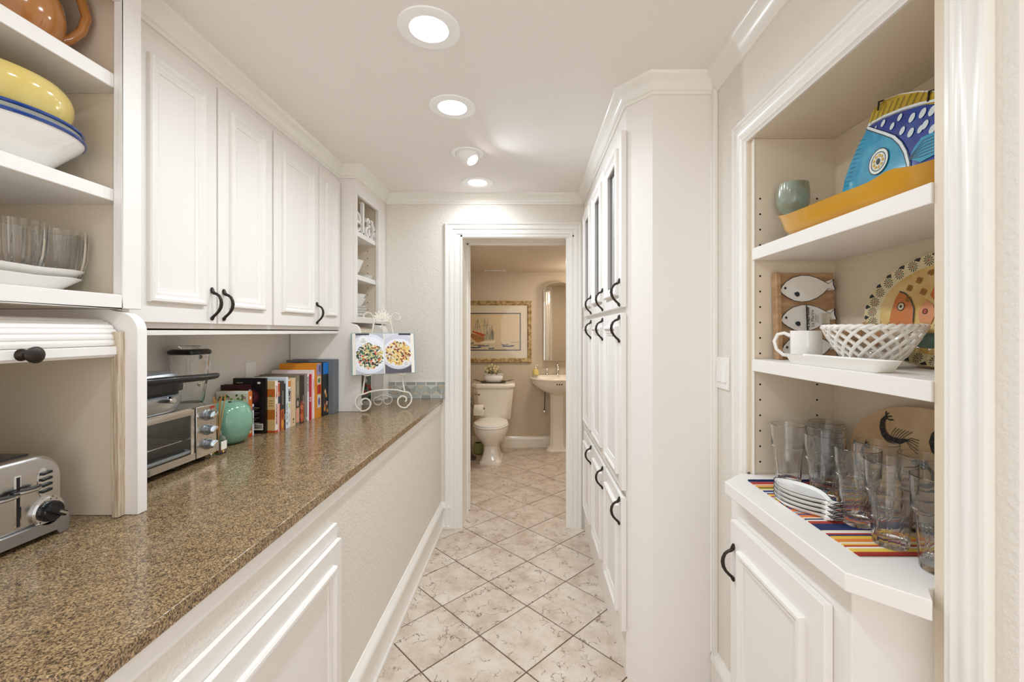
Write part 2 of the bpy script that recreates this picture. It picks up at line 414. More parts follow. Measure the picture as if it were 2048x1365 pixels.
# ------------------------------------------------------------------ casing of the recessed cabinet, batten, switch
NC = [(0, 0), (0, .017), (.008, .017), (.011, .012), (.018, .012), (.024, .016), (.032, .017), (.040, .013), (.047, .013), (.054, .017), (.061, .013), (.067, .014), (.070, .009), (.0756, .006), (.0756, 0)]
rm = lambda a, b, n: (.717-n, a, b)
struct('trim_2', MB().sweep([(NY1+.0756, 0), (NY1+.0756, NZ1+.073), (NY0-.088, NZ1+.073), (NY0-.088, 0)], NC, rm), M['trim'])
struct('trim_3', MB().lathe([(.011, 0), (.011, CEIL-.06)], 16, (.717, 1.668, 0)).box(.700, .717, 1.640, 1.668, 0, CEIL-.06), M['trim'], bevel=.003)
# ------------------------------------------------------------------ worktop
wt = MB().box(-1.42, -.61, .597, 3.10, .895, .925)
tag(wt.build('worktop', M['granite'], None, (-1.0, 1.8, .895), bevel=.003), 'long speckled brown granite worktop on the low wall', 'worktop')
struct('trim_4', MB().sweep([(-.625, 3.10), (-.625, .62)], [(0, .852), (.006, .852), (.008, .858), (.006, .866), (.006, .895), (0, .895)], XY), M['paint'])
# mosaic splashback on the far wall
sp = thing('mosaic_splashback', 'band of grey-green mosaic tile with flower pattern above the worktop', 'splashback', (-.80, 3.10, .925))
MB().box(-1.02, -.594, 3.094, 3.10, .925, 1.043).build('grout_bed', C('#e9e6df', .8), sp)
stn = [mat('slate_%d' % k, c, .35, bump=(150, .1, .001), var=(90, c2)) for k, (c, c2) in enumerate((('#a2a7a2', '#aeb4b0'), ('#929893', '#a4a8a2'), ('#b3b8b4', '#bfc3bf'), ('#c4bba9', '#cfc7b6'), ('#b3a28a', '#c2b39a'), ('#cbcac4', '#d6d5cf')))]
pm = wallmap_y(3.094)
U = .0725; x0 = -1.02; za, zb = .925, 1.043
def piece(pts, m):
    cx = sum(p[0] for p in pts)/len(pts); cz = sum(p[1] for p in pts)/len(pts)
    q = [(p[0]+(cx-p[0])*.10, p[1]+(cz-p[1])*.10) for p in pts]; 
    q = [(min(max(p[0], -1.019), -.595), p[1]) for p in q]
    if max(p[0] for p in q)-min(p[0] for p in q) < .004: return
    MB().prism(q, pm, 0, random.uniform(.0028, .0042)).build('tile', stn[m], sp, smooth=0)
for k in range(-1, 7):
    a = x0+k*U; b = a+U; mdl = a+U/2
    if a < -.60 and b > -1.02:
        piece([(a, 1.020), (b, 1.020), (b, zb), (a, zb)], random.choice((0, 1, 1, 2)))
    if a+U/2 < -.60: piece([(a+U/2, za), (b+U/2, za), (b+U/2, .948), (a+U/2, .948)], random.choice((0, 1, 2)))
    if k < 0 or a > -.61: continue
    z0, z1 = .950, 1.018; zm0 = z0+.030; zm1 = z1-.030
    piece([(a, z1), (b, z1), (mdl, zm1-.002)], random.choice((3, 4, 5)))
    piece([(a, z1), (mdl, zm1), (mdl, z0), (a, zm0)], random.choice((0, 1, 2)))
    piece([(b, z1), (mdl, zm1), (mdl, z0), (b, zm0)], random.choice((0, 1, 2)))
    piece([(mdl, z0), (b, zm0), (b+U/2, z0)], random.choice((3, 4, 5)))
# ------------------------------------------------------------------ recessed ceiling lights
for k, (x, y) in enumerate(((-.321, 1.401), (-.331, 1.890), (-.335, 2.383), (-.334, 2.845))):
    M['ring'] = C('#fbfbfb', .4)
    nm = ('nearest', 'second nearest', 'third, tilting', 'farthest')[k]
    t = thing('recessed_light', ('large round recessed ceiling light, the nearest of four in a row', 'round recessed ceiling light, second of the row from the camera',
              'round ceiling light with tilted eyeball lamp, third of the row', 'round recessed ceiling light nearest the doorway wall')[k], 'ceiling light', (x, y, CEIL), 'recessed ceiling lights'); local(t)
    if k != 2:
        MB().lathe([(.100, 0), (.099, -.004), (.092, -.006), (.062, -.005), (.058, .0), (.058, -.0005), (.100, 0)], 48, cap=False).build('trim_ring', M['ring'], t, (0,0,0))
        MB().lathe([(.0005, -.0042), (.040, -.0040), (.0575, -.0025)], 40, cap=True).build('lens', M['lamp'], t, (0,0,0))
    else:
        MB().lathe([(.086, 0), (.085, -.004), (.078, -.006), (.066, -.005), (.064, 0)], 48, cap=False).build('trim_ring', M['ring'], t, (0,0,0))
        mm = Matrix.Rotation(radians(-34), 4, 'Y') @ Matrix.Rotation(radians(-16), 4, 'X')
        b = MB().lathe([(.062*sin(pi*.5+pi*.5*i/8*.66), -.062*(sin(pi*.5*i/8*.72))) for i in range(-5, 9)], 40, cap=False)
        b.v = [tuple(mm @ Vector(p)) for p in b.v]; b.build('eyeball', M['white'], t, (0,0,0))
        b = MB().lathe([(.0005, -.056), (.030, -.0555), (.034, -.0545)], 32)
        b.v = [tuple(mm @ Vector(p)) for p in b.v]; b.build('lens', M['lamp'], t, (0,0,0))
    if k == 2: area('can_light', (x+.036, y-.017, CEIL-.062), .06, 4.5, COOL, (radians(-16), radians(-34), 0), spread=radians(150))
    else: area('can_light', (x, y, CEIL-.012), .11, (4.3, 4.9, 0, 2.9)[k], COOL, spread=radians(165))
# ------------------------------------------------------------------ cabinet hardware and doors
def handle(mp, a, b, parent, s=1.0):
    P = [(.056, .002), (.048, .003), (.041, .005), (.036, .010), (.033, .019), (.026, .028), (.013, .034), (0, .0355), (-.014, .033), (-.027, .026), (-.038, .016), (-.046, .007), (-.054, .003), (-.059, .002)]
    R = [.0035, .0062, .0066, .0056, .0048, .0048, .0054, .0058, .0056, .0050, .0046, .0050, .0058, .0034]
    m = MB().tube([mp(a, b+p*s, n*s) for p, n in P], [r*s for r in R], 10)
    m.tube([mp(a, b+.047*s, 0), mp(a, b+.047*s, .0045)], .0066*s, 10).tube([mp(a, b-.052*s, 0), mp(a, b-.052*s, .004)], .0058*s, 10)
    return m.build('handle', M['bronze'], parent)
MP = [(0, 0), (0, .011), (.004, .015), (.011, .016), (.016, .012), (.021, .008), (.029, .0085), (.034, .005), (.040, .004), (.042, 0)]
def door(parent, mp, a0, a1, b0, b1, thick=.02, inset=.06, glass=False, hnd=None, label=None, insets=None, smallm=False):
    """mp(a,b,n): n measured from the cabinet face outwards"""
    ia0, ia1, ib0, ib1 = insets or (inset,)*4
    A0, A1, B0, B1 = a0+ia0, a1-ia1, b0+ib0, b1-ib1
    if not glass:
        d = MB().prism([(a0, b0), (a1, b0), (a1, b1), (a0, b1)], mp, .001, thick)
    else:
        e = .036
        d = MB().sweep([(a0, b0), (a1, b0), (a1, b1), (a0, b1)], [(0, .001), (0, thick), (ia0+e, thick), (ia0+e, .001)], mp, closed=True)
    d = d.build('door', M['paint'], parent, bevel=.0015)
    prof = [(o, thick+n-.0005) for o, n in MP]
    MB().sweep([(A0, B0), (A1, B0), (A1, B1), (A0, B1)], prof, mp, closed=True).build('moulding', M['paint'], d)
    if glass:
        MB().prism([(A0+.02, B0+.02), (A1-.02, B0+.02), (A1-.02, B1-.02), (A0+.02, B1-.02)], mp, thick*.35, thick*.55).build('pane', M['mirror2'], d)
    if hnd: handle(lambda a, b, n: mp(a, b, n+thick), hnd[0], hnd[1], d)
    return d
M['mirror2'] = mat('smoked_mirror_glass', '#8d8f90', .05, 1.0)
# ------------------------------------------------------------------ left wall cabinets (four doors)
FX = -1.13
lm = lambda a, b, n: (FX+n, a, b)
def upper(name, label, y0, y1, doors):
    t = thing(name, label, 'cabinet', (-1.27, (y0+y1)/2, 1.39))
    b = MB().box(-1.42, FX, y0, y1, 1.405, 2.312).box(FX-.02, FX, y0, y1, 1.39, 1.41)
    b.build('body', M['paint'], t)
    for (a0, a1, h) in doors: door(t, lm, a0, a1, 1.428, 2.276, hnd=h, insets=(.056, .062, .06, .06))
    return t
upper('wall_cabinet', 'white wall cabinet with two panelled doors above the small oven', 1.172, 1.886, [(1.205, 1.545, (1.519, 1.499)), (1.553, 1.880, (1.578, 1.499))])
upper('wall_cabinet', 'white wall cabinet with two panelled doors above the row of books', 1.886, 2.577, [(1.893, 2.294, (2.272, 1.499)), (2.303, 2.560, None)])
# frieze and light strip along both
# ------------------------------------------------------------------ near open-shelf cabinet with its roll-front garage
def holes(parent, pts, axis, nm='peg_holes'):
    b = MB()
    for p in pts:
        if axis == 'y-': b.tube([(p[0], p[1]+.003, p[2]), (p[0], p[1]-.0006, p[2])], .0032, 8)
    o = b.build(nm, M['hole'], parent); o['kind'] = 'stuff'; return o
def garage_panel(y0, y1, xf=-1.012, xt=-1.045):
    # side panel of an appliance garage: straight front edge that curves back at the top
    pr = [(-1.415, .926), (xf, .926), (xf, 1.400)] + [(xf-.052*(1-cos(t)), 1.400+.052*sin(t)) for t in [pi/2*i/8 for i in range(1, 9)]] + [(-1.09, 1.4590), (-1.415, 1.4590)]
    return MB().prism(pr, lambda a, b, n: (a, n, b), y0, y1)
def slats(parent, y0, y1, n, m, xs=-1.06):
    # tambour slats rolled up along the curved track
    for k in range(n):
        t = k/(n-1)
        ang = t*pi/2
        x = xs-.055*(1-cos(ang)); z = 1.372+.055*sin(ang)
        c, s_ = cos(ang), sin(ang)
        h = .0088
        poly = []
        for q in range(7):
            u = -h+2*h*q/6; o = .0065*sqrt(max(0, 1-(u/h)**2))
            poly.append((x+o*c-u*s_, z+o*s_+u*c))
        poly += [(x-.004*c-h*s_, z-.004*s_+h*c), (x-.004*c+h*s_, z-.004*s_-h*c)]
        MB().prism(poly, lambda a, b, nn: (a, nn, b), y0, y1).build('tambour_slat', m, parent)
oc = thing('open_shelf_cabinet', 'white open-shelf wall cabinet with dishes at the left edge', 'cabinet', (-1.23, .88, 1.46))
y0, y1, xf = .62, 1.172, -1.045
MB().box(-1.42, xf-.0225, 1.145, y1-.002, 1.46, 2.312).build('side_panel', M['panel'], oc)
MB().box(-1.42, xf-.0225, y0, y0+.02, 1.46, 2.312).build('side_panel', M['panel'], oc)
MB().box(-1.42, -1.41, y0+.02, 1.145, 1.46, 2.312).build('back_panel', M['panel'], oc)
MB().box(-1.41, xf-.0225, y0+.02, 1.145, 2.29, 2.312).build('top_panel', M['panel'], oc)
MB().box(xf-.0225, xf, 1.117, y1, 1.46, 2.330).box(xf-.0225, xf, y0, y0+.05, 1.46, 2.33).box(xf-.0225, xf, y0+.05, 1.117, 2.25, 2.33).box(xf-.0225, xf, y0+.05, 1.117, 1.460, 1.495).build('face_frame', M['paint'], oc, bevel=.0015)
for (z0, z1) in ((2.028, 2.065), (1.736, 1.768), (1.460, 1.4945)):
    MB().box(-1.41, xf-.023, y0+.02, 1.1445, z0, z1).build('shelf', M['paint'], oc, bevel=.002)
holes(oc, [(-1.085, 1.145, 1.53+.05*k) for k in range(15)], 'y-')
ga = thing('appliance_garage', 'white roll-front appliance garage with rounded side around the toaster', 'cabinet', (-1.2, .88, .926))
garage_panel(1.1235, 1.152).build('side_panel', M['paint'], ga, bevel=.001)
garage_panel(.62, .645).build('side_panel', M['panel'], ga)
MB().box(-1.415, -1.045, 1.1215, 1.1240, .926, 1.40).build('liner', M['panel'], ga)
MB().box(-1.060, -1.0445, 1.104, 1.1232, .927, 1.40).build('track', wood('worn_track', '#b29a7c', '#dacfba', (90, 90, 3)), ga)
slats(ga, .648, 1.118, 7, M['paint'])
rl = MB().box(-1.0665, -1.0475, .648, 1.118, 1.341, 1.363).box(-1.0665, -1.053, .648, 1.118, 1.336, 1.343).build('bottom_rail', M['paint'], ga, bevel=.002)
rl.data.transform(Matrix.Identity(4))
MB().tube([(-1.0475, .896, 1.352), (-1.043, .896, 1.352), (-1.038, .896, 1.352), (-1.028, .896, 1.352), (-1.022, .896, 1.352), (-1.016, .896, 1.352), (-1.011, .896, 1.352), (-1.009, .896, 1.352)], [.013, .012, .007, .0075, .0165, .0175, .0125, .003], 18).build('knob', M['bronze'], rl)
# ------------------------------------------------------------------ far corner shelf cabinet above its own garage
cc = thing('corner_shelf_cabinet', 'white open-shelf cabinet in the far corner beside the doorway wall', 'cabinet', (-1.2, 2.83, 1.455))
xf = -1.02; Y0, Y1 = 2.577, 3.095
MB().box(-1.42, xf-.02, Y0, Y0+.02, 1.455, 2.335).build('side_panel', M['paint'], cc)
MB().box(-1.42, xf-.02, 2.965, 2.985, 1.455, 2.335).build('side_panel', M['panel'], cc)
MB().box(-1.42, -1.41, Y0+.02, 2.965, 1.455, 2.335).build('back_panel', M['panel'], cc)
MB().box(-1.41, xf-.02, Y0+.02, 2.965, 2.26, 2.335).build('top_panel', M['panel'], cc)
MB().box(xf-.02, xf, Y0, 2.592, 1.455, 2.335).box(xf-.02, xf, 2.952, Y1, 1.455, 2.335).box(xf-.02, xf, 2.592, 2.952, 2.222, 2.335).build('face_frame', M['paint'], cc, bevel=.0015)
for (z0, z1) in ((1.985, 2.015), (1.719, 1.750), (1.455, 1.494)):
    MB().box(-1.41, xf-.022, Y0+.02, 2.965, z0, z1).build('shelf', M['paint'], cc, bevel=.002)
holes(cc, [(-1.10, 2.965, 1.55+.05*k) for k in range(13)], 'y-')
g2 = thing('corner_appliance_garage', 'white roll-front garage under the corner shelves behind the cookbook', 'cabinet', (-1.2, 2.83, .926))
def gp2(y0, y1):
    pr = [(-1.415, .926), (-.998, .926), (-.998, 1.385)] + [(-.998-.045*(1-cos(t)), 1.385+.062*sin(t)) for t in [pi/2*i/8 for i in range(1, 9)]] + [(-1.06, 1.455), (-1.415, 1.455)]
    return MB().prism(pr, lambda a, b, n: (a, n, b), y0, y1)
gp2(2.577, 2.597).build('side_panel', M['paint'], g2, bevel=.001); gp2(2.965, 3.095).build('side_panel', M['paint'], g2, bevel=.001)
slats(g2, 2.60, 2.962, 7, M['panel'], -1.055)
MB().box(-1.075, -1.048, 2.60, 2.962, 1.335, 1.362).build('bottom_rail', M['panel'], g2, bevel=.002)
# ------------------------------------------------------------------ base cabinet under the worktop
bc = thing('base_cabinet', 'white panelled cabinet front in the low wall under the worktop', 'cabinet', (-.62, 1.0, .10))
bm_ = lambda a, b, n: (-.625+n, a, b)
MB().prism([(.63, .10), (1.394, .10), (1.394, .787), (.63, .787)], bm_, 0, .012).build('face_frame', M['paint'], bc, bevel=.002)
d = door(bc, lambda a, b, n: (-.613+n, a, b), .64, 1.388, .14, .742, thick=.016, inset=.058)
# ------------------------------------------------------------------ tall pantry cabinets on the right
PX = .396
tm = lambda a, b, n: (PX-n, -a, b)      # a = -Y
rows = [(1.5005, 2.214, True), (.7587, 1.476, False), (.190, .7305, False)]
bounds = [1.748, 2.150, 2.550, 2.955]
names = ['tall white pantry cabinet nearest the camera with three doors and angled end', 'tall white pantry cabinet in the middle of the three on the right', 'tall white pantry cabinet next to the doorway casing']
for k in range(3):
    a0, a1 = bounds[k], bounds[k+1]
    ya = 1.762 if k == 0 else a0-.004; yb = a1-.004 if k < 2 else 3.098
    t = thing('pantry_cabinet', names[k], 'cabinet', (.55, (ya+yb)/2, 0), 'tall pantry cabinets on the right')
    if k == 0:
        MB().prism([(PX, yb), (PX, 1.762), (.477, 1.668), (.70, 1.668), (.70, yb)], lambda a, b, n: (a, b, n), .0, 2.33).build('body', M['paint'], t)
    else:
        MB().box(PX, .70, ya, yb, 0, 2.33).build('body', M['paint'], t)
    for (z0, z1, gl) in rows:
        hz = z0+.062 if gl else z1-.062
        q0 = a0+.002
        door(t, tm, -(a1-.010), -q0, z0, z1, thick=.022, glass=gl, inset=.052, hnd=(-(q0+.026), hz))
# ================================================================== things on the left
CT = .9253      # worktop top
# ---- dishes on the open shelves
def shell(prof, th):
    """closed lathe profile of a thin-walled vessel: outer profile bottom->rim, then back down inside"""
    out = [(.0006, prof[0][1])]+list(prof)
    inn = []
    k = len(prof)
    for i in range(k-1, -1, -1):
        r, z = prof[i]
        inn.append((max(.0005, r-th), z if i == k-1 else max(z, prof[0][1]+th)))
    out += inn; out.append((.0006, prof[0][1]+th))
    return out
Z1 = 2.0652; Z2 = 1.7682; Z3 = 1.4947
t = thing('trivet_dish', 'cream oval dish under the brown jug on the top shelf', 'dish', (-1.225, 1.012, Z1)); local(t)
MB().rings([sup(0, 0, .065, .085, 0, 32, 3), sup(0, 0, .088, .112, .010, 32, 3), sup(0, 0, .092, .116, .015, 32, 3), sup(0, 0, .088, .112, .017, 32, 3), sup(0, 0, .068, .088, .008, 32, 3)]).build('body', M['china'], t, (0,0,0))
M['jug'] = mat('brown_glaze', '#a8672f', .14, coat=.6, var=(14, '#c58a4e', .3))
t = thing('brown_jug', 'glossy brown ceramic jug with loop handle on the top shelf', 'jug', (-1.225, 1.012, Z1+.0085)); local(t)
MB().lathe(shell([(.060, 0), (.078, .012), (.096, .045), (.103, .085), (.098, .125), (.080, .160), (.063, .185), (.058, .205), (.064, .228), (.070, .236)], .005), 40).build('body', M['jug'], t, (0,0,0))
P = [(.058, 0, .212), (.075, 0, .218), (.105, 0, .205), (.128, 0, .175), (.137, 0, .135), (.128, 0, .095), (.108, 0, .065), (.090, 0, .050)]
MB().tube(P, [.011, .0115, .0115, .011, .0105, .010, .0105, .013], 12).build('handle', M['jug'], t, (0,0,0))
t.rotation_euler = (0, 0, radians(52))
M['bluerim'] = mat('blue_glaze_rim', '#1d3f86', .12, coat=.5)
def rimbowl(z, r, h, label, foot, body):
    t = thing('serving_bowl', label, 'bowl', (-1.215, .955, z), 'blue-rimmed bowls stacked on the shelf'); local(t)
    MB().lathe(shell([(foot, 0), (foot+.012, .006), (r*.80, h*.55), (r*.95, h*.86), (r, h)], .005), 56).build('body', body, t, (0,0,0))
    MB().lathe([(r+.0035*cos(a)-.002, h+.0035*sin(a)) for a in [2*pi*i/8 for i in range(8)]], 56, cap=False).rings([[(0,0,-9)]*3]*2) if 0 else None
    MB().tube([((r-.002)*cos(2*pi*i/56), (r-.002)*sin(2*pi*i/56), h) for i in range(56)], .0042, 8, closed=True).build('rim', M['bluerim'], t, (0,0,0))
M['bowlgrey'] = mat('grey_green_glaze', '#c9cbbd', .15, coat=.4)
rimbowl(Z2, .170, .088, 'large white bowl with blue rim, lowest of the shelf stack', .085, M['china'])
rimbowl(Z2+.0225, .166, .084, 'pale bowl with dark blue rim nested under the yellow bowl', .085, M['bowlgrey'])
M['yellow'] = mat('yellow_glaze', '#dccb82', .13, coat=.5, var=(9, '#d0b25a', .3))
t = thing('yellow_bowl', 'glossy yellow bowl on top of the two blue-rimmed bowls', 'bowl', (-1.215, .955, Z2+.046)); local(t)
MB().lathe(shell([(.075, 0), (.088, .006), (.122, .050), (.138, .075), (.1475, .098), (.1505, .118), (.1475, .135), (.140, .148), (.136, .152)], .005), 56).build('body', M['yellow'], t, (0,0,0))
def platter(z, dy, label):
    t = thing('platter', label, 'platter', (-1.235, .88+dy, z), 'white platters stacked under the glass bowls'); local(t)
    L, W = .222, .142
    def wav(rx, ry, zz): return [(x*(1+.012*sin(9*atan2(y, x))), y*(1+.008*sin(7*atan2(y, x))), zz+.002*sin(8*atan2(y, x))*(1 if zz > .02 else 0)) for x, y, _ in sup(0, 0, rx, ry, zz, 64, 5)]
    MB().rings([wav(.105, .178, 0), wav(.112, .19, .004), wav(W, L, .030), wav(W+.002, L+.003, .033), wav(W-.002, L-.002, .0345), wav(.112, .192, .0075), wav(.10, .18, .0068)]).build('body', M['china'], t, (0,0,0))
platter(Z3, 0, 'white rectangular platter with wavy edge, lower of two')
platter(Z3+.0195, .006, 'white rectangular platter with wavy edge, upper of two')
def ribbed(x, y, z, label):
    t = thing('glass_bowl', label, 'glass bowl', (x, y, z), 'ribbed glass bowls'); local(t)
    fr = lambda th, i: 1+.018*cos(18*th)
    out = [(.026, 0), (.034, .004), (.0435, .025), (.050, .055), (.0525, .09), (.053, .128)]
    prof = [(.0006, .001)]+out+[(.0515, .1285), (.0508, .09), (.0482, .055), (.0415, .026), (.030, .010), (.0006, .008)]
    MB().lathe(prof, 108, fr=lambda th, i: (1+.032*cos(18*th)) if 1 <= i <= 5 else 1).build('body', M['glass'], t, (0,0,0))
ribbed(-1.163, .982, Z3+.0285, 'clear ribbed glass bowl on the platters, nearer of two')
ribbed(-1.180, 1.090, Z3+.0285, 'clear ribbed glass bowl on the platters beside the cabinet side')
# ---- toaster
t = thing('toaster', 'brushed steel toaster with black levers and dial in the garage', 'toaster', (-1.105, .89, CT))
tx = -1.105; mpT = LEFT(tx, .89, CT)
def tprof(y0, y1, z0, z1, r):
    return [(y0, z0), (y1, z0)]+[(y1-r+r*sin(a)*1.0 if 0 else y1-r+r*cos(a), z1-r+r*sin(a)) for a in [pi/2*i/10 for i in range(11)]]+[(y0+r-r*sin(a), z1-r+r*cos(a)) for a in [pi/2*i/10 for i in range(11)]]
pr = tprof(-.15, .145, .036, .194, .058)
MB().prism(pr, lambda a, b, n: mpT(a, b, n), -.255, -.004).build('body', M['steel'], t, bevel=.008)
MB().prism(tprof(-.1515, .1465, .036, .1955, .059), lambda a, b, n: mpT(a, b, n), -.06, -.050).build('seam_band', M['steel'], t)
bs = MB().prism([(-.155, .006), (-.13, .006), (-.13, .0), (-.155, .0)], mpT, -.26, .004)
bs = MB().prism([(-.157, .0), (-.135, .0), (-.130, .012), (.125, .012), (.130, .0), (.152, .0), (.152, .040), (-.157, .040)], mpT, -.262, .004)
bs.build('base', mat('steel_base', '#a6a5a4', .32, .9), t, bevel=.002)
MB().prism([(-.11, .1935), (.10, .1935), (.10, .1965), (-.11, .1965)], mpT, -.22, -.035).build('top_plate', M['black'], t)
for k, yy in enumerate((.012, .052)):
    MB().prism([(yy-.0035, .05), (yy+.0035, .05), (yy+.0035, .158), (yy-.0035, .158)], mpT, -.01, -.0032).build('lever_slot', M['rubber'], t)
    MB().sweep([(yy-.0035, .05), (yy+.0035, .05), (yy+.0035, .158), (yy-.0035, .158)], [(0, -.006), (0, -.0025), (-.003, -.0035), (-.003, -.006)], mpT, closed=True).build('slot_rim', M['chrome'], t)
    zz = .128-(.004 if k == 0 else 0)
    wv = [(yy-.030+.066*i/10) for i in range(11)]
    pol = [(y, -.003) for y in (yy-.004, yy+.004)]
    P = [(yy-.022, .004), (yy-.012, .015), (yy, .021), (yy+.014, .022), (yy+.026, .018), (yy+.036, .008), (yy+.030, .004), (yy+.012, .008), (yy+.004, .004), (yy+.004, -.008), (yy-.004, -.008), (yy-.004, .004)]
    lv = MB().prism(P, lambda a, b, n: mpT(a, n, b), zz-.0045, zz+.005).build('lever', M['black'], t, bevel=.0015)
    Q = [(yy-.020, .006), (yy-.012, .0155), (yy, .0215), (yy+.014, .0225), (yy+.026, .0185), (yy+.034, .0105), (yy+.024, .012), (yy, .012)]
    MB().prism(Q, lambda a, b, n: mpT(a, n, b), zz-.0025, zz+.002).build('lever_trim', M['steel'], lv)
for k in range(4):
    zz = .150-.0135*k
    MB().prism([(.096, zz-.003), (.116, zz-.001), (.116, zz+.005), (.096, zz+.003)], mpT, -.005, .003).build('button', M['black'], t, bevel=.001)
MB().prism([(.101+.011*cos(a), .130+.034*sin(a)) for a in [2*pi*i/24 for i in range(24)]], mpT, -.006, -.0028).build('button_bezel', M['chrome'], t)
dl = MB().rings([[mpT(.109+r*cos(a), .062+r*sin(a), n) for a in [2*pi*i/36 for i in range(36)]] for r, n in ((.034, -.006), (.034, .001), (.030, .004), (.0235, .004))]).build('dial', M['chrome'], t)
MB().rings([[mpT(.109+r*cos(a), .062+r*sin(a), n) for a in [2*pi*i/36 for i in range(36)]] for r, n in ((.0235, .0035), (.0225, .013), (.020, .016))]).build('dial_cap', M['black'], dl)
MB().prism([(.109+u*cos(-.6)-v*sin(-.6), .062+u*sin(-.6)+v*cos(-.6)) for u, v in ((-.023, -.006), (.023, -.006), (.023, .006), (-.023, .006))], mpT, .014, .024).build('dial_grip', M['black'], dl, bevel=.002)
MB().prism([(.109+u*cos(-.6)-v*sin(-.6), .062+u*sin(-.6)+v*cos(-.6)) for u, v in ((.002, -.002), (.023, -.002), (.023, .003), (.002, .003))], mpT, .0242, .0250).build('dial_pointer', M['steel'], dl)
for k in range(9):
    a = radians(60+k*27)
    MB().prism([(.109+r*cos(a+e), .062+r*sin(a+e)) for r, e in ((.0262, -.03), (.0292, -.03), (.0292, .03), (.0262, .03))], mpT, .0042, .0046).build('dial_mark', M['black'], dl, smooth=0)
# ---- toaster oven
ox = -1.19; t = thing('toaster_oven', 'steel toaster oven with three knobs on the worktop', 'oven', (-1.30, 1.43, CT)); mpO = LEFT(ox, 0, CT)
b = MB()
for (ya, yb, za, zb) in ((1.215, 1.645, .188, .204), (1.215, 1.645, .020, .028), (1.215, 1.235, .028, .188), (1.545, 1.645, .028, .188)):
    b.prism([(ya, za), (yb, za), (yb, zb), (ya, zb)], mpO, -.205, -.004)
b.prism([(1.235, .028), (1.545, .028), (1.545, .188), (1.235, .188)], mpO, -.205, -.20)
b.build('body', M['steel'], t)
MB().prism([(1.236, .03), (1.543, .03), (1.543, .187), (1.236, .187)], mpO, -.199, -.197).build('back_liner', mat('oven_liner', '#b9b9b5', .5, .1), t)
rk = MB()
for i in range(9): rk.tube([mpO(1.25+i*.035, .095, -.19), mpO(1.25+i*.035, .095, -.012)], .0016, 6)
rk.tube([mpO(1.24, .095, -.014), mpO(1.54, .095, -.014)], .002, 6).tube([mpO(1.24, .095, -.19), mpO(1.54, .095, -.19)], .002, 6)
rk.build('rack', M['chrome'], t)
d = MB().sweep([(1.218, .022), (1.538, .022), (1.538, .200), (1.218, .200)], [(0, -.004), (0, .006), (.006, .008), (.018, .008), (.018, -.004)], mpO, closed=True)
d = d.build('door', M['steel'], t)
MB().prism([(1.23, .042), (1.526, .042), (1.526, .184), (1.23, .184)], mpO, .003, .004).build('window', M['pane'], d)
MB().prism([(1.219, .0225), (1.537, .0225), (1.537, .046), (1.219, .046)], mpO, .008, .0105).build('lower_rail', M['steel'], d)
hl = MB().tube([mpO(1.26, .062, .004), mpO(1.27, .062, .022), mpO(1.30, .062, .026), mpO(1.46, .062, .026), mpO(1.49, .062, .022), mpO(1.50, .062, .004)], .006, 10).build('handle', mat('grey_handle', '#8e9499', .25, .6), d)
MB().prism([(1.222, .026), (1.352, .026), (1.352, .043), (1.222, .043)], mpO, .0105, .0115).build('badge', mat('badge_grey', '#9b9a98', .35, .8), d)
text('BLACK+DECKER', .0125, lambda a, b, n: mpO(1.287+a, .0345+b, .0118+n), 'badge_lettering', M['black'], d)
cp = MB().prism([(1.545, .020), (1.645, .020), (1.645, .204), (1.545, .204)], mpO, -.003, .008).build('control_panel', M['steel'], t, bevel=.002)
for zz in (.168, .115, .062):
    k = MB().rings([[mpO(1.598+r*cos(a), zz+r*sin(a), n) for a in [2*pi*i/24 for i in range(24)]] for r, n in ((.0205, .008), (.0205, .011), (.017, .012), (.0155, .028), (.0145, .030))]).build('knob', mat('knob_grey', '#9aa0a6', .22, .8), cp)
    MB().prism([(1.598+u*cos(.5)-v*sin(.5), zz+u*sin(.5)+v*cos(.5)) for u, v in ((-.0155, -.0042), (.0155, -.0042), (.0155, .0042), (-.0155, .0042))], mpO, .028, .039).build('knob_grip', M['knob'] if 'knob' in M else M['steel'], k if False else cp, bevel=.001)
    tk = MB()
    for q in range(7):
        a = radians(-30+q*40); tk.prism([(1.598+r*cos(a+e), zz+r*sin(a+e)) for r, e in ((.0225, -.03), (.0255, -.03), (.0255, .03), (.0225, .03))], mpO, .008, .0084)
    tk.build('knob_marks', M['black'], cp, smooth=0)
MB().prism([(1.612, .190), (1.632, .190), (1.632, .198), (1.612, .198)], mpO, .008, .010).build('indicator', C('#a03020', .3), cp)
for (ya, xa) in ((1.25, -1.215), (1.605, -1.215), (1.25, -1.375), (1.605, -1.375)):
    MB().lathe([(.013, 0), (.016, .004), (.017, .021)], 16, (xa, ya, CT)).build('foot', M['rubber'], t)
t = thing('oven_cord', 'coiled black power cord under the toaster oven', 'cord', (-1.26, 1.45, CT)); 
P = [(-1.232+.02*sin(i*.9), 1.36+.014*i, CT+.0052+.0008*(i % 3)) for i in range(15)]
MB().tube(P, .005, 8).tube([(x-.035, y+.004, z) for x, y, z in P], .005, 8).build('cable', M['black'], t)
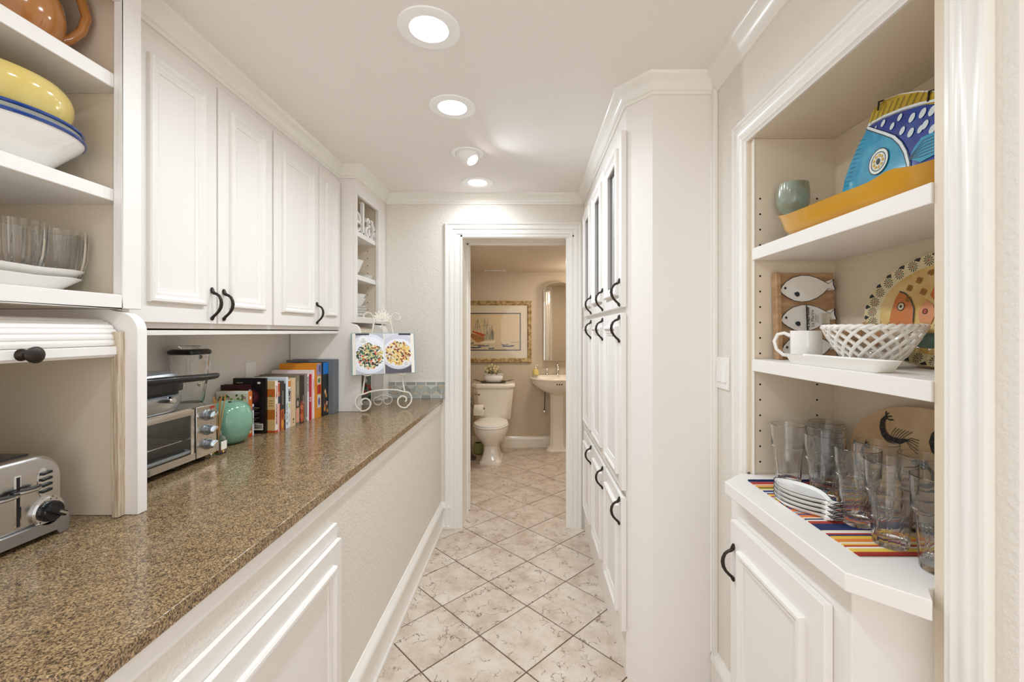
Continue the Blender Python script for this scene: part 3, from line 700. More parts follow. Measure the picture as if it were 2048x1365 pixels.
# ---- contact grill on the oven
gz = CT+.2045; t = thing('contact_grill', 'silver contact grill with black handle lying on the toaster oven', 'grill', (-1.28, 1.38, gz)); mpG = LEFT(-1.175, 0, gz)
M['silver'] = mat('silver_plastic', '#b4b9bf', .22, .75)
MB().rings([[(-1.285+x, 1.365+y, gz+z) for x, y, _ in sup(0, 0, rx, ry, 0, 40, 5)] for rx, ry, z in ((.085, .125, 0), (.092, .135, .002), (.105, .148, .035), (.105, .148, .055), (.100, .143, .060))]).build('base', M['silver'], t)
MB().rings([[(-1.285+x, 1.365+y, gz+z) for x, y, _ in sup(0, 0, rx, ry, 0, 40, 5)] for rx, ry, z in ((.098, .141, .061), (.098, .141, .070))]).build('grill_plate', M['rubber'], t)
ld = MB().rings([[(-1.285+x, 1.365+y, gz+z) for x, y, _ in sup(0, 0, rx, ry, 0, 40, 5)] for rx, ry, z in ((.107, .150, .071), (.108, .152, .090), (.104, .148, .112))]).build('lid', M['black'], t)
MB().rings([[(-1.285+x, 1.365+y, gz+z) for x, y, _ in sup(0, 0, rx, ry, 0, 40, 5)] for rx, ry, z in ((.104, .147, .112), (.094, .137, .130), (.070, .110, .138))]).build('lid_top', M['silver'], ld)
P = [(-1.19, 1.225, gz+.105), (-1.150, 1.232, gz+.117), (-1.128, 1.262, gz+.120), (-1.121, 1.32, gz+.119), (-1.119, 1.42, gz+.116), (-1.120, 1.50, gz+.113), (-1.124, 1.548, gz+.112), (-1.127, 1.573, gz+.112)]
MB().tube(P, [.012, .0125, .0125, .0125, .012, .0115, .0115, .009], 14).tube([(-1.20, 1.470, gz+.100), (-1.16, 1.475, gz+.112), (-1.122, 1.478, gz+.114)], .010, 10).build('handle', M['black'], t)
MB().lathe([(.0095, -.006), (.0095, .004), (.006, .006)], 16, (-1.127, 1.572, gz+.112)).build('handle_cap', M['chrome'], t)
k = MB().rings([[(-1.182+n, 1.430+r*cos(a), gz+.045+r*sin(a)) for a in [2*pi*i/20 for i in range(20)]] for r, n in ((.012, 0), (.012, .010), (.008, .014))]).build('knob', M['chrome'], t)
MB().prism([(1.385, .043), (1.408, .050), (1.424, .045), (1.408, .038)], mpG, -.004, .0035).build('logo_plate', M['black'], t)
# ---- blender
t = thing('blender', 'glass blender jar with black lid behind the grill', 'blender', (-1.338, 1.715, CT)); local(t)
MB().rings([sup(0, 0, .064, .064, 0, 32, 3.5), sup(0, 0, .066, .066, .02, 32, 3.5), sup(0, 0, .060, .060, .13, 32, 3.5), sup(0, 0, .052, .052, .15, 32, 3)]).build('base', M['black'], t, (0,0,0))
MB().lathe([(.047, .150), (.050, .153), (.050, .183), (.044, .188)], 24).build('collar', M['silver'], t, (0,0,0))
rs = [sup(0, 0, r, r, z, 40, p) for r, z, p in ((.040, .188, 2), (.044, .20, 2.2), (.053, .30, 3.2), (.056, .385, 3.6))]
rs += [sup(0, 0, r, r, z, 40, p) for r, z, p in ((.0525, .385, 3.6), (.0495, .30, 3.2), (.040, .204, 2.2), (.035, .195, 2))]
jr = MB().rings(rs).build('jar', M['glass'], t, (0,0,0))
P = [(0, .054, .372), (0, .075, .374), (0, .094, .362), (0, .098, .330), (0, .095, .285), (0, .080, .262), (0, .050, .258)]
MB().tube(P, [.009, .008, .0075, .0075, .0075, .008, .009], 10).build('handle', M['glass'], t, (0,0,0))
MB().rings([sup(0, 0, .0565, .0565, .3855, 40, 3.6), sup(0, 0, .060, .060, .389, 40, 3.6), sup(0, 0, .060, .060, .400, 40, 3.6), sup(0, 0, .052, .052, .406, 40, 3.6)]).build('lid', M['black'], t, (0,0,0))
MB().lathe([(.030, .405), (.030, .412), (.036, .4135), (.036, .418), (.033, .420)], 24).build('lid_cap', M['glass'], t, (0,0,0))
# ---- reed diffuser
t = thing('reed_diffuser', 'small glass reed diffuser with amber oil between oven and apple', 'diffuser', (-1.207, 1.689, CT)); local(t)
rs = [sup(0, 0, .0205, .0205, 0, 24, 5), sup(0, 0, .0215, .0215, .003, 24, 5), sup(0, 0, .0215, .0215, .060, 24, 5), sup(0, 0, .011, .011, .072, 24, 2), sup(0, 0, .011, .011, .088, 24, 2),
      sup(0, 0, .0085, .0085, .088, 24, 2), sup(0, 0, .0085, .0085, .072, 24, 2), sup(0, 0, .0185, .0185, .058, 24, 5), sup(0, 0, .0185, .0185, .006, 24, 5)]
MB().rings(rs).build('bottle', M['glass'], t, (0,0,0))
MB().rings([sup(0, 0, .0183, .0183, .0065, 24, 5), sup(0, 0, .0183, .0183, .030, 24, 5)]).build('oil', mat('amber_oil', '#e0a63a', .0, trans=1., ior=1.4), t, (0,0,0))
MB().box(.0216, .0220, -.016, .016, .018, .050).box(-.016, .016, -.0220, -.0216, .018, .050).build('paper_label', M['paper'], t, (0,0,0))
for k, (dx, dy) in enumerate(((.004, -.022), (-.006, -.012), (.01, -.006), (.002, .002), (-.012, .004), (.012, .010), (.0, .034))):
    MB().tube([(dx*-.3, dy*-.25, .010), (dx*.3, dy*.2, .088), (dx*1.6, dy*1.15, .215+.006*(k % 3))], .0017, 6).build('reed', C('#b98748', .7), t, (0,0,0))
# ---- green apple
M['green'] = mat('green_glaze', '#6a9f84', .13, coat=.5, var=(22, '#8fb9a3', .3), bump=(40, .08, .003))
t = thing('ceramic_apple', 'large glossy green ceramic apple on the worktop before the books', 'ornament', (-1.275, 1.852, CT)); local(t)
pf = [(.026, 0), (.044, .002), (.064, .018), (.079, .048), (.0865, .088), (.0850, .122), (.075, .153), (.060, .170), (.042, .177), (.024, .172), (.011, .160), (.0006, .153)]
MB().lathe([(.0006, .004)]+pf, 48, fr=lambda th, i: 1+.025*cos(5*th)*(1 if i < 8 else .3)).build('body', M['green'], t, (0,0,0))
MB().tube([(0, 0, .151), (.001, .002, .165), (-.004, .006, .176)], [.006, .005, .0065], 8).build('stem', mat('stem_brown', '#4a4030', .5), t, (0,0,0))
# ---- books
def book(y0, y1, h, xf, dep, cover, label, spine=None, pages=True, fn=None, top=None):
    t = thing('book', label, 'book', (xf-dep/2, (y0+y1)/2, CT), 'cookbooks in a row on the worktop')
    c = .0022; zb = CT+.0002; cm = C(cover, .35); xb = xf-dep
    MB().box(xb, xf-c, y0, y0+c, zb, CT+h).box(xb, xf-c, y1-c, y1, zb, CT+h).box(xf-c, xf, y0, y1, zb, CT+h).build('cover', cm, t)
    MB().box(xb+.004, xf-c, y0+c, y1-c, CT+.004, CT+h-.004).build('pages', M['paper'], t)
    ps = Print(LEFT(xf, (y0+y1)/2, CT)); pc = Print(FRONT(xf-dep/2, y0, CT))
    if fn: fn(ps, pc, (y1-y0)/2, h, dep/2, t)
    if ps.b.f: ps.build('spine_print', t)
    if pc.b.f: pc.build('cover_print', t)
    return t
def band(p, w, z0, z1, c, lay=1): p.poly([(-w, z0), (w, z0), (w, z1), (-w, z1)], c, lay)
def stext(t, s, size, xf, y, z, col, bold=0, sx=1.0):     # lettering running down a spine
    text(s, size, lambda a, b, n: (xf+.0006+n, y+b, z-a), 'spine_lettering', C(col, .4), t, .0002, bold, 'CENTER', sx)
def f1(ps, pc, w, h, d, t):
    band(ps, w, 0, .012, '#c8471d'); ps.ell(0, h-.03, w*.45, .008, '#f3e8da', 2); ps.ell(0, .022, w*.5, .007, '#f0e0c8', 2)
    stext(t, 'QUICK & EASY' if 0 else 'SOUPS', .014, -1.262, 1.9685, CT+.115, '#f6ead8')
    for i in range(110):
        x = random.uniform(-d+.008, d-.008); z = random.uniform(.015, h-.016)
        pc.ell(x, z, random.uniform(.004, .010), random.uniform(.004, .009), random.choice(('#6f8c3a', '#3f5a2a', '#4d5a76', '#c48d94', '#d2c79d', '#8aa04a')), 1+i*.006, random.random()*3, 10)
    band(pc, d, h-.010, h, '#f2efe6', 2)
book(1.955, 1.982, .205, -1.262, .145, '#e4ddc6', 'cream patterned book with orange spine, just behind the apple', fn=lambda *a: (band(a[0], a[2], 0, a[3], '#d9702a', .5), f1(*a)))
def f2(ps, pc, w, h, d, t):
    band(ps, w, h-.028, h-.012, '#4a3a5c'); stext(t, 'Recipes', .0085, -1.262, 1.989, CT+.065, '#50607a')
book(1.9835, 1.9945, .143, -1.262, .11, '#dfe4ea', 'thin short white booklet beside the orange-spined book', fn=f2)
def f3(ps, pc, w, h, d, t): stext(t, 'LOL', .02, -1.29, 2.0085, CT+h-.04, '#e8dde0', .0003); stext(t, 'cooking', .013, -1.29, 2.0085, CT+h-.105, '#cdb9bd')
book(1.996, 2.021, .230, -1.29, .125, '#3c1318', 'dark maroon hardback rising behind the cream patterned book', fn=f3)
def f4(ps, pc, w, h, d, t):
    pc.ell(.012, h-.088, .034, .036, '#3a1519'); pc.ell(.012, h-.088, .026, .028, '#56262a', 2); pc.ring(.012, h-.088, .016, .018, .003, '#7a4b49', 3)
    pc.ell(.045, h-.022, .008, .005, '#e8e6df'); pc.poly([(-.06, h-.020), (-.03, h-.020), (-.03, h-.023), (-.06, h-.023)], '#b9a37c')
    for i in range(13):
        z = h-.137-i*.0078; L = .05-.012*((i*7) % 3); c = '#b39a68' if i in (0, 9) else '#8a6a5c'
        pc.poly([(.02-.024, z), (.02-.024+L, z), (.02-.024+L, z-.0028), (.02-.024, z-.0028)], c)
    pc.poly([(.018, .016), (.064, .016), (.064, .046), (.018, .046)], '#e9e2cf', 1)
    for i in range(12): pc.poly([(.024+i*.0030, .022), (.0252+i*.0030+.0006*(i % 3), .022), (.0252+i*.0030+.0006*(i % 3), .042), (.024+i*.0030, .042)], '#1c1a19', 2)
book(2.0225, 2.0365, .258, -1.225, .152, '#0d0b0c', 'black hardback with gold back-cover text and barcode', fn=f4)
def f5(ps, pc, w, h, d, t):
    for z0, z1, c in ((0, .010, '#b9541c'), (.010, .062, '#d8b277'), (.062, .108, '#b56a24'), (.108, .168, '#dcb67c'), (.168, .205, '#c3601f'), (.205, h, '#d9b47b')): pc.poly([(d-.05, z0), (d, z0), (d, z1), (d-.05, z1)], c)
    for z in (.125, .137, .149): pc.poly([(d-.03, z), (d-.008, z), (d-.008, z+.002), (d-.03, z+.002)], '#5a3a20', 2)
    pc.ell(d-.022, .172, .006, .004, '#4c7a2a', 2)
    band(ps, w, 0, .010, '#c2502a'); stext(t, 'COOKBOOK', .0165, -1.19, 2.049, CT+.085, '#a33426', .0006); stext(t, 'KITCHEN', .014, -1.19, 2.049, CT+.190, '#b4402e', .0004)
book(2.0375, 2.0605, .243, -1.19, .20, '#efe6d8', 'book with tan wood-pattern cover and white red-lettered spine', fn=f5)
def f6(ps, pc, w, h, d, t):
    band(ps, w, h-.045, h-.004, '#b5532e'); band(ps, w, h-.10, h-.065, '#3b4457'); band(ps, w*.9, h-.064, h-.046, '#c97f52', 1.5); ps.poly([(w*.3, 0), (w, 0), (w, h-.105), (w*.3, h-.105)], '#d4696a', 1)
book(2.0610, 2.0780, .232, -1.19, .19, '#ecb9ad', 'pink-spined book with small photo panels beside the tan cookbook', fn=f6)
def f7(ps, pc, w, h, d, t):
    band(ps, w, 0, .100, '#b5602a'); ps.ell(0, .03, w*.6, .02, '#d89a3e', 2); ps.ell(0, .075, w*.5, .02, '#8d3518', 2); stext(t, 'SIMPLE FOOD', .011, -1.187, 2.096, CT+.155, '#d8d4c4')
book(2.0785, 2.1080, .236, -1.187, .20, '#35302d', 'charcoal book with orange food photo at the spine foot', fn=f7)
book(2.1085, 2.1200, .222, -1.187, .19, '#14161a', 'thin black book between charcoal and pale blue spines', fn=lambda ps, pc, w, h, d, t: stext(t, 'BREAD', .009, -1.187, 2.1142, CT+.06, '#c9ced4'))
def f9(ps, pc, w, h, d, t): stext(t, 'Taste of Life', .016, -1.185, 2.1295, CT+.085, '#56636e'); band(ps, w*.5, .018, .030, '#7a8790')
book(2.1205, 2.1390, .252, -1.185, .21, '#dfe5ec', 'tall pale blue-white book with grey title down its spine', fn=f9)
def f9b(ps, pc, w, h, d, t): band(ps, w, h-.034, h-.004, '#d37a26'); stext(t, 'LEMON', .0215, -1.185, 2.1495, CT+h-.075, '#20211f', .0009, .85); ps.ell(0, .108, w*.5, .014, '#b9cf3b'); stext(t, 'collection', .011, -1.185, 2.1495, CT+.05, '#7b8790')
book(2.1395, 2.1600, .236, -1.185, .20, '#e4e9ee', 'white book with orange top and bold black title', fn=f9b)
def f10(ps, pc, w, h, d, t): ps.ell(0, .035, w*.3, .006, '#3a2c22'); ps.ell(0, .020, w*.25, .003, '#3a2c22')
book(2.1605, 2.1980, .242, -1.18, .20, '#dcc09a', 'thick cream book with small dark emblem low on spine', fn=f10)
def f11(ps, pc, w, h, d, t):
    band(ps, w*.75, .012, .085, '#dda084'); band(ps, w*.75, .086, .135, '#3d3a36'); ps.ell(0, .108, w*.45, .016, '#b9a597', 2); stext(t, 'GATHERING', .0125, -1.18, 2.2185, CT+.185, '#d7d5c6')
book(2.1985, 2.2380, .250, -1.18, .21, '#7f7660', 'olive book with peach block and small photo on spine', fn=f11)
def f12(ps, pc, w, h, d, t):
    for i, (z, r, c) in enumerate(((.02, .016, '#b2542c'), (.04, .017, '#c2653a'), (.062, .016, '#a9491f'), (.084, .014, '#c06b42'), (.104, .011, '#8f3f20'))): ps.ell((-1)**i*.002, z, w*.95, r, c, 1+i*.1)
    stext(t, 'HARVEST', .011, -1.178, 2.268, CT+.12, '#d9c2ac')
book(2.2385, 2.2770, .246, -1.178, .21, '#2c1f19', 'dark brown book with orange pumpkins on its spine', fn=f12)
def f13(ps, pc, w, h, d, t):
    ps.poly([(w*.25, 0), (w, 0), (w, h), (w*.25, h)], '#ebe9ec'); stext(t, 'BON APPETIT' if 0 else 'MASTERING', .015, -1.1755, 2.314, CT+.195, '#5b4a48', .0003); band(ps, w*.2, .010, .022, '#e8e6e0', 2)
book(2.2775, 2.3240, .250, -1.176, .235, '#837a72', 'wide grey book with white strip down its spine', fn=f13)
def f14(ps, pc, w, h, d, t): stext(t, 'joy', .022, -1.174, 2.337, CT+.11, '#f3e1df', .0004); ps.poly([(-w, 0), (-w*.6, 0), (-w*.6, h), (-w, h)], '#8c1320')
book(2.3245, 2.3500, .245, -1.174, .21, '#c0162b', 'bright red book in the middle of the row', fn=f14)
def f15(ps, pc, w, h, d, t): stext(t, 'entertaining', .012, -1.172, 2.367, CT+.19, '#b5546a'); ps.poly([(-w, 0), (-w*.4, 0), (-w*.4, h), (-w, h)], '#e9c3cf')
book(2.3505, 2.3760, .266, -1.172, .22, '#f0e6e8', 'tall white and pink book beside the red one', fn=f15)
def f16(ps, pc, w, h, d, t):
    band(ps, w, .235, h-.004, '#8f87ad'); band(ps, w*.75, .185, .228, '#d9cdbb'); ps.ell(0, .205, w*.5, .014, '#5f7a35', 2); band(ps, w*.75, .132, .180, '#b01f1c'); band(ps, w*.7, .055, .126, '#d6d2cc'); ps.ell(0, .09, w*.4, .022, '#65508a', 2)
    stext(t, 'BEST', .017, -1.160, 2.41, CT+.268, '#2b2346', .0006)
book(2.3765, 2.4300, .300, -1.160, .205, '#d88a26', 'tall orange book with red block and pictures on spine', fn=f16)
def f17(ps, pc, w, h, d, t):
    band(ps, w, h-.065, h, '#1f74c8')
    for i in range(16): ps.ell(random.uniform(-w*.6, w*.6), random.uniform(.02, .14), w*.3, .012, random.choice(('#8a3a2a', '#b9704a', '#d8b08a', '#5b1f1a', '#33512f', '#c98c3a')), 1+i*.05)
book(2.4305, 2.4950, .300, -1.150, .21, '#22282c', 'tall dark cookbook with bright blue spine top', fn=f17)
t = thing('ring_binder', 'grey fabric ring binder at the far end of the book row', 'binder', (-1.24, 2.535, CT))
MB().box(-1.395, -1.128, 2.500, 2.5025, CT+.0002, CT+.312).box(-1.395, -1.128, 2.5695, 2.572, CT+.0002, CT+.312).box(-1.128, -1.1255, 2.500, 2.572, CT+.0002, CT+.312).build('cover', mat('binder_cloth', '#73787c', .6, bump=(300, .2, .001)), t, bevel=.001)
MB().box(-1.39, -1.13, 2.504, 2.566, CT+.006, CT+.30).build('pages', M['paper'], t)
b = MB()
for z in (.03, .28): b.tube([(-1.126, 2.548, CT+z), (-1.1245, 2.548, CT+z)], .005, 12)
b.build('rivets', M['pewter'], t)
tag(MB().box(-1.42, -1.414, 2.175, 2.255, 1.125, 1.245).build('outlet_plate', M['white'], None, (-1.42, 2.21, 1.19), bevel=.002), 'white outlet cover on the wall behind the books', 'outlet')
# ---- bowls and letters in the corner cabinet
S1, S2, S3 = 2.0152, 1.7502, 1.4942
wsn = thing('word_sign', 'white cut-out letters spelling elax on the top corner shelf', 'sign', (-1.055, 2.78, S1)); wf_ = LEFT(-1.062, 0, S1)
def letter(nm, polys):
    b = MB()
    for p in polys: b.prism(p, wf_, 0, .020)
    return b.build('letter_'+nm, M['white'], wsn, bevel=.001)
def arcb(cx, cz, r0x, r0z, r1x, r1z, a0, a1, n=20):
    o = [(cx+r0x*cos(radians(a0+(a1-a0)*i/n)), cz+r0z*sin(radians(a0+(a1-a0)*i/n))) for i in range(n+1)]
    q = [(cx+r1x*cos(radians(a1+(a0-a1)*i/n)), cz+r1z*sin(radians(a1+(a0-a1)*i/n))) for i in range(n+1)]
    return o+q
R_ = lambda x0, x1, z0, z1: [(x0, z0), (x1, z0), (x1, z1), (x0, z1)]
letter('e', [arcb(2.655, .060, .053, .060, .035, .050, 0, 325), R_(2.625, 2.706, .054, .068)])
letter('l', [R_(2.735, 2.757, 0, .20), R_(2.724, 2.770, 0, .010), R_(2.722, 2.740, .190, .20)])
letter('a', [R_(2.838, 2.860, .006, .095), R_(2.838, 2.874, 0, .012), arcb(2.826, .085, .034, .040, .014, .028, 0, 165), arcb(2.828, .034, .045, .035, .027, .023, 50, 310)])
letter('x', [[(2.882, .118), (2.906, .118), (2.986, .006), (2.962, .006)], [(2.886, .006), (2.898, .006), (2.984, .118), (2.972, .118)], R_(2.876, 2.914, .114, .124), R_(2.962, 2.992, .114, .124), R_(2.952, 2.994, 0, .010), R_(2.876, 2.908, 0, .010)][:6])
def plainbowl(x, y, z, prof, label, m=None, name='bowl', grp=None, sx=1):
    t = thing(name, label, name.replace('_', ' '), (x, y, z), grp); local(t)
    MB().lathe(shell(prof, .004), 48).build('body', m or M['china'], t, (0,0,0)); return t
plainbowl(-1.15, 2.735, S2, [(.045, 0), (.050, .004), (.075, .030), (.098, .058), (.104, .066)][:3]+[(.098, .085), (.104, .096), (.106, .1)], 'wide white bowl on the middle corner shelf')
plainbowl(-1.336, 2.70, S2, [(.045, 0), (.05, .004), (.07, .05), (.072, .13), (.066, .15)], 'terracotta pot behind the wide white bowl', C('#c98f6c', .6), 'pot')
for k in range(3): plainbowl(-1.095, 2.900, S2+.0058*k, [(.030, 0), (.034, .002), (.052, .012), (.054, .0135)], ('lowest', 'middle', 'top')[k]+' of three small white saucers on the middle corner shelf', None, 'saucer', 'small saucers')
for k in range(4): plainbowl(-1.14, 2.79, S3+.0165*k, [(.06, 0), (.064, .003), (.096, .016), (.100, .022)], ('lowest', 'second', 'third', 'uppermost')[k]+' white plate of the stack on the lowest corner shelf', None, 'plate', 'stacked white plates')
plainbowl(-1.14, 2.79, S3+.0545, [(.045, 0), (.05, .003), (.072, .035), (.088, .060), (.090, .064)], 'white bowl under another on the plate stack')
plainbowl(-1.14, 2.79, S3+.0785, [(.045, 0), (.05, .003), (.072, .035), (.086, .062), (.089, .068)], 'topmost white bowl on the plate stack')
t = thing('magazine', 'colourful magazine standing in the corner garage behind the easel', 'magazine', (-1.09, 2.80, CT)); mg = FRONT(-1.10, 2.80, CT)
MB().prism([(-.10, .0005), (.085, .0005), (.085, .25), (-.10, .25)], mg, -.008, 0).build('pages', M['paper'], t)
p = Print(mg); p.poly([(-.10, .0005), (.085, .0005), (.085, .25), (-.10, .25)], '#7f8d84', 1); p.poly([(.03, .19), (.08, .19), (.08, .245), (.03, .245)], '#dfe3ea', 2)
for i in range(26): p.ell(random.uniform(.0, .08), random.uniform(.03, .18), .010, .012, random.choice(('#9c2b2b', '#c2504a', '#3c5a3a', '#5e7f55', '#dfe3e0')), 2+i*.02)
p.poly([(.0, .0), (.08, .0), (.08, .028), (.0, .028)], '#dcd9d0', 3); p.build('cover_print', t)
# ---- easel with open cookbook
M['easel'] = mat('white_wrought_iron', '#efece4', .35, var=(180, '#d9d0ba', .12))
er = radians(27); ec = (-.865, 2.605, CT)
t = thing('cookbook_easel', 'white scrolled iron easel with leaf crest holding the open cookbook', 'easel', ec); local(t)
EF = FRONT(0, 0, 0, er, radians(9))
def spiral(cx, cz, r0, r1, a0, a1, n=22): return [(cx+(r0+(r1-r0)*i/n)*cos(radians(a0+(a1-a0)*i/n)), cz+(r0+(r1-r0)*i/n)*sin(radians(a0+(a1-a0)*i/n))) for i in range(n+1)]
def wire(pts, r, nm, n0=0, mp=None): return MB().tube([(mp or EF)(a, b, n0) for a, b in pts], r, 10).build(nm, M['easel'], t, (0,0,0))
# base arch with scroll feet
for sg in (-1, 1):
    arch = [(sg*.0, .125), (sg*.04, .124), (sg*.08, .119), (sg*.112, .108)] + [(sg*x, z) for x, z in spiral(.112, .060, .053, .049, 62, -60, 12)][1:] + [(sg*x, z) for x, z in spiral(.114, .0535, .0475, .012, -66, -400, 28)]
    wire(arch, .0048, 'scroll_foot')
    wire([(sg*.122, .106), (sg*.108, .20), (sg*.092, .30), (sg*.074, .40), (sg*.056, .500), (sg*.048, .548)], .0048, 'upright')
    wire([(sg*.048, .548), (sg*.053, .575), (sg*.064, .592)]+[(sg*x, z) for x, z in spiral(.086, .570, .032, .009, 130, -165, 26)], .0036, 'scroll')
    # ledge hooks in front of the book
    q = [(sg*.072, .218), (sg*.068, .222)]
    wire([(sg*.068, .218, )+() if 0 else (sg*.098, .216), (sg*.098, .219)], .004, 'hook_stem')
    MB().tube([EF(sg*.098, .216, -.002), EF(sg*.098, .213, .020), EF(sg*.098, .216, .046)], .004, 8).build('hook_arm', M['easel'], t, (0,0,0))
    lip = [(sg*.098-x, z) for x, z in reversed(spiral(.019, .247, .017, .006, 225, -75, 18))] + [(sg*.098-.030, .222), (sg*.098-.012, .212), (sg*.098+.012, .212), (sg*.098+.030, .222)] + [(sg*.098+x, z) for x, z in spiral(.019, .247, .017, .006, -45, 255, 18)]
    wire(lip, .0028, 'hook_scroll', .050)
wire([(-.049, .545), (.049, .545)], .004, 'crossbar')
wire([(-.104, .222), (.104, .222)], .004, 'ledge_bar')
cr_ = MB()
for i in range(9):
    a = radians(168-i*(156/8)); L = .050+.020*sin(radians(180*i/8)); hw = .008
    q = []
    for s_ in (-1, 1):
        pass
    n = 8; left = []; right = []
    for j in range(n+1):
        u = j/n; wd = hw*sin(pi*min(1, .15+.85*u)**.9)*(1.1 if u > .3 else .8)+.001
        cx_, cz_ = (.004+L*u)*cos(a), .552+(.002+L*u)*sin(a)
        left.append((cx_-wd*sin(a), cz_+wd*cos(a))); right.append((cx_+wd*sin(a), cz_-wd*cos(a)))
    o = left+right[::-1]
    MB().prism(o, EF, -.002, .003+.0006*(i % 2)).build('crest_leaf', M['easel'], t, (0,0,0), bevel=.0008)
wire(spiral(0, .622, .013, .004, -90, 330, 22), .003, 'crest_scroll')
# rear prop leg with scroll feet
RL = FRONT(-.055, .135, 0, er, radians(-5))
MB().tube([EF(0, .54, -.004), RL(0, .30, 0), RL(0, .075, 0)], .0042, 10).build('prop_leg', M['easel'], t, (0,0,0))
for sg in (-1, 1): MB().tube([RL(sg*a, b, 0) for a, b in [(0, .075), (.014, .074), (.028, .066)]+spiral(.024, .0405, .036, .010, 62, -300, 24)[2:]], .0034, 8).build('prop_scroll', M['easel'], t, (0,0,0))
# the open book
t = thing('open_cookbook', 'open cookbook with two pasta photographs resting on the white easel', 'book', (-.865, 2.605, CT+.2), None); local(t)
bk = FRONT(0, 0, 0, er, radians(9))
def leafp(sg, n0, wide, hh=.243, zb=.0205):
    pts = []
    for i in range(9):
        u = i/8; pts.append((sg*u*wide, n0+.010*sin(pi*u*.95)*(1-.4*u)))
    return pts
ez = .0; W = .178
bkz = .018
def bp(a, b, n): return bk(a, b+bkz, n+.010)
MB().prism([(-W-.008, 0), (W+.008, 0), (W+.008, .250), (-W-.008, .250)], bp, -.003, .0).build('cover', C('#8fa6a8', .35), t, (0,0,0))
for sg in (-1, 1):
    pr = [(sg*.001, .0002)]+[(a, n+.006) for a, n in leafp(sg, .0, W)]+[(sg*W, .0002)]
    MB().prism(pr, lambda a, n, b: bp(a, b, n), .003, .246).build('page_block', M['paper'], t, (0,0,0))
    def pgm(sg): 
        def f(a, b, n):
            u = min(1, max(0, abs(a)/W)); return bp(a, b, .006+.010*sin(pi*u*.95)*(1-.4*u)+.0004+n)
        return f
    p = Print(pgm(sg))
    def strips(x0, x1, z0, z1, c, lay, k=10):
        for i in range(k): p.poly([(x0+(x1-x0)*i/k, z0), (x0+(x1-x0)*(i+1)/k, z0), (x0+(x1-x0)*(i+1)/k, z1), (x0+(x1-x0)*i/k, z1)], c, lay)
    def disc(cx, cz, rx, rz, c, lay, lim):
        k = 14
        for i in range(k):
            xa = max(lim[0], cx-rx+2*rx*i/k); xb = min(lim[1], cx-rx+2*rx*(i+1)/k)
            if xb <= xa: continue
            fa = rz*sqrt(max(0, 1-((xa-cx)/rx)**2)); fb = rz*sqrt(max(0, 1-((xb-cx)/rx)**2))
            q = [(xa, max(.004, cz-fa)), (xb, max(.004, cz-fb)), (xb, min(.245, cz+fb)), (xa, min(.245, cz+fa))]
            p.poly(q, c, lay)
    if sg < 0:
        lim = (-.160, -.003); strips(-.160, -.003, .004, .245, '#b9bcc6', 1); disc(-.085, .125, .115, .118, '#dfe2ee', 2, lim); disc(-.085, .125, .100, .100, '#eceef5', 3, lim)
        for i in range(420):
            r = sqrt(random.random()); a = random.random()*2*pi; x = -.082+.076*r*cos(a); z = .112+.074*r*sin(a)
            p.ell(max(-.15, min(-.012, x)), z, random.uniform(.004, .011), random.uniform(.003, .006), random.choice(('#1f2f33', '#24473c', '#3f6a4a', '#1a2a35', '#d9cf9c', '#e3d3a0', '#c9b25f', '#d8532a', '#8a9a60', '#efe7c8')), 4+i*.006, random.random()*3, 8)
        p.ell(-.118, .205, .026, .024, '#f4f4f2', 8)
        for z, w_ in ((.214, .010), (.206, .008), (.200, .018), (.193, .012)): p.poly([(-.118-w_, z), (-.118+w_, z), (-.118+w_, z-.002), (-.118-w_, z-.002)], '#6b6b6b', 9)
        p.poly([(-.160, .236), (-.085, .236), (-.085, .246), (-.160, .246)], '#2a2a2e', 9)
    else:
        lim = (.003, .158); strips(.003, .158, .004, .245, '#dcdce4', 1); strips(.003, .158, .004, .065, '#5b5661', 2); disc(.085, .135, .110, .108, '#cfd0dc', 3, lim); disc(.085, .128, .095, .085, '#e9e9f0', 4, lim)
        for i in range(330):
            r = sqrt(random.random()); a = random.random()*2*pi; x = .083+.074*r*cos(a); z = .125+.068*r*sin(a)
            c = random.choice(('#e5c77b', '#d9b055', '#efdba0', '#e9cf8a', '#b8663f', '#8f4a34', '#3f5a3a', '#f0e8cf', '#6a3038', '#e3bf6a'))
            big = c in ('#e5c77b', '#d9b055', '#efdba0', '#e9cf8a', '#e3bf6a')
            p.ell(max(.014, min(.15, x)), z, .015 if big else .007, .0045 if big else .005, c, 5+i*.006, random.choice((.5, 1.2, -1.1, -.6, 2.4)), 8)
        p.ell(.125, .060, .021, .020, '#e9e7e8', 9)
        for z, w_ in ((.068, .008), (.060, .012), (.053, .010)): p.poly([(.125-w_, z), (.125+w_, z), (.125+w_, z-.002), (.125-w_, z-.002)], '#7b7a78', 10)
        p.poly([(.085, .236), (.158, .236), (.158, .246), (.085, .246)], '#2a2a2e', 9)
    p.lift = .0003
    p.build('page_print', t).location = (0,0,0)
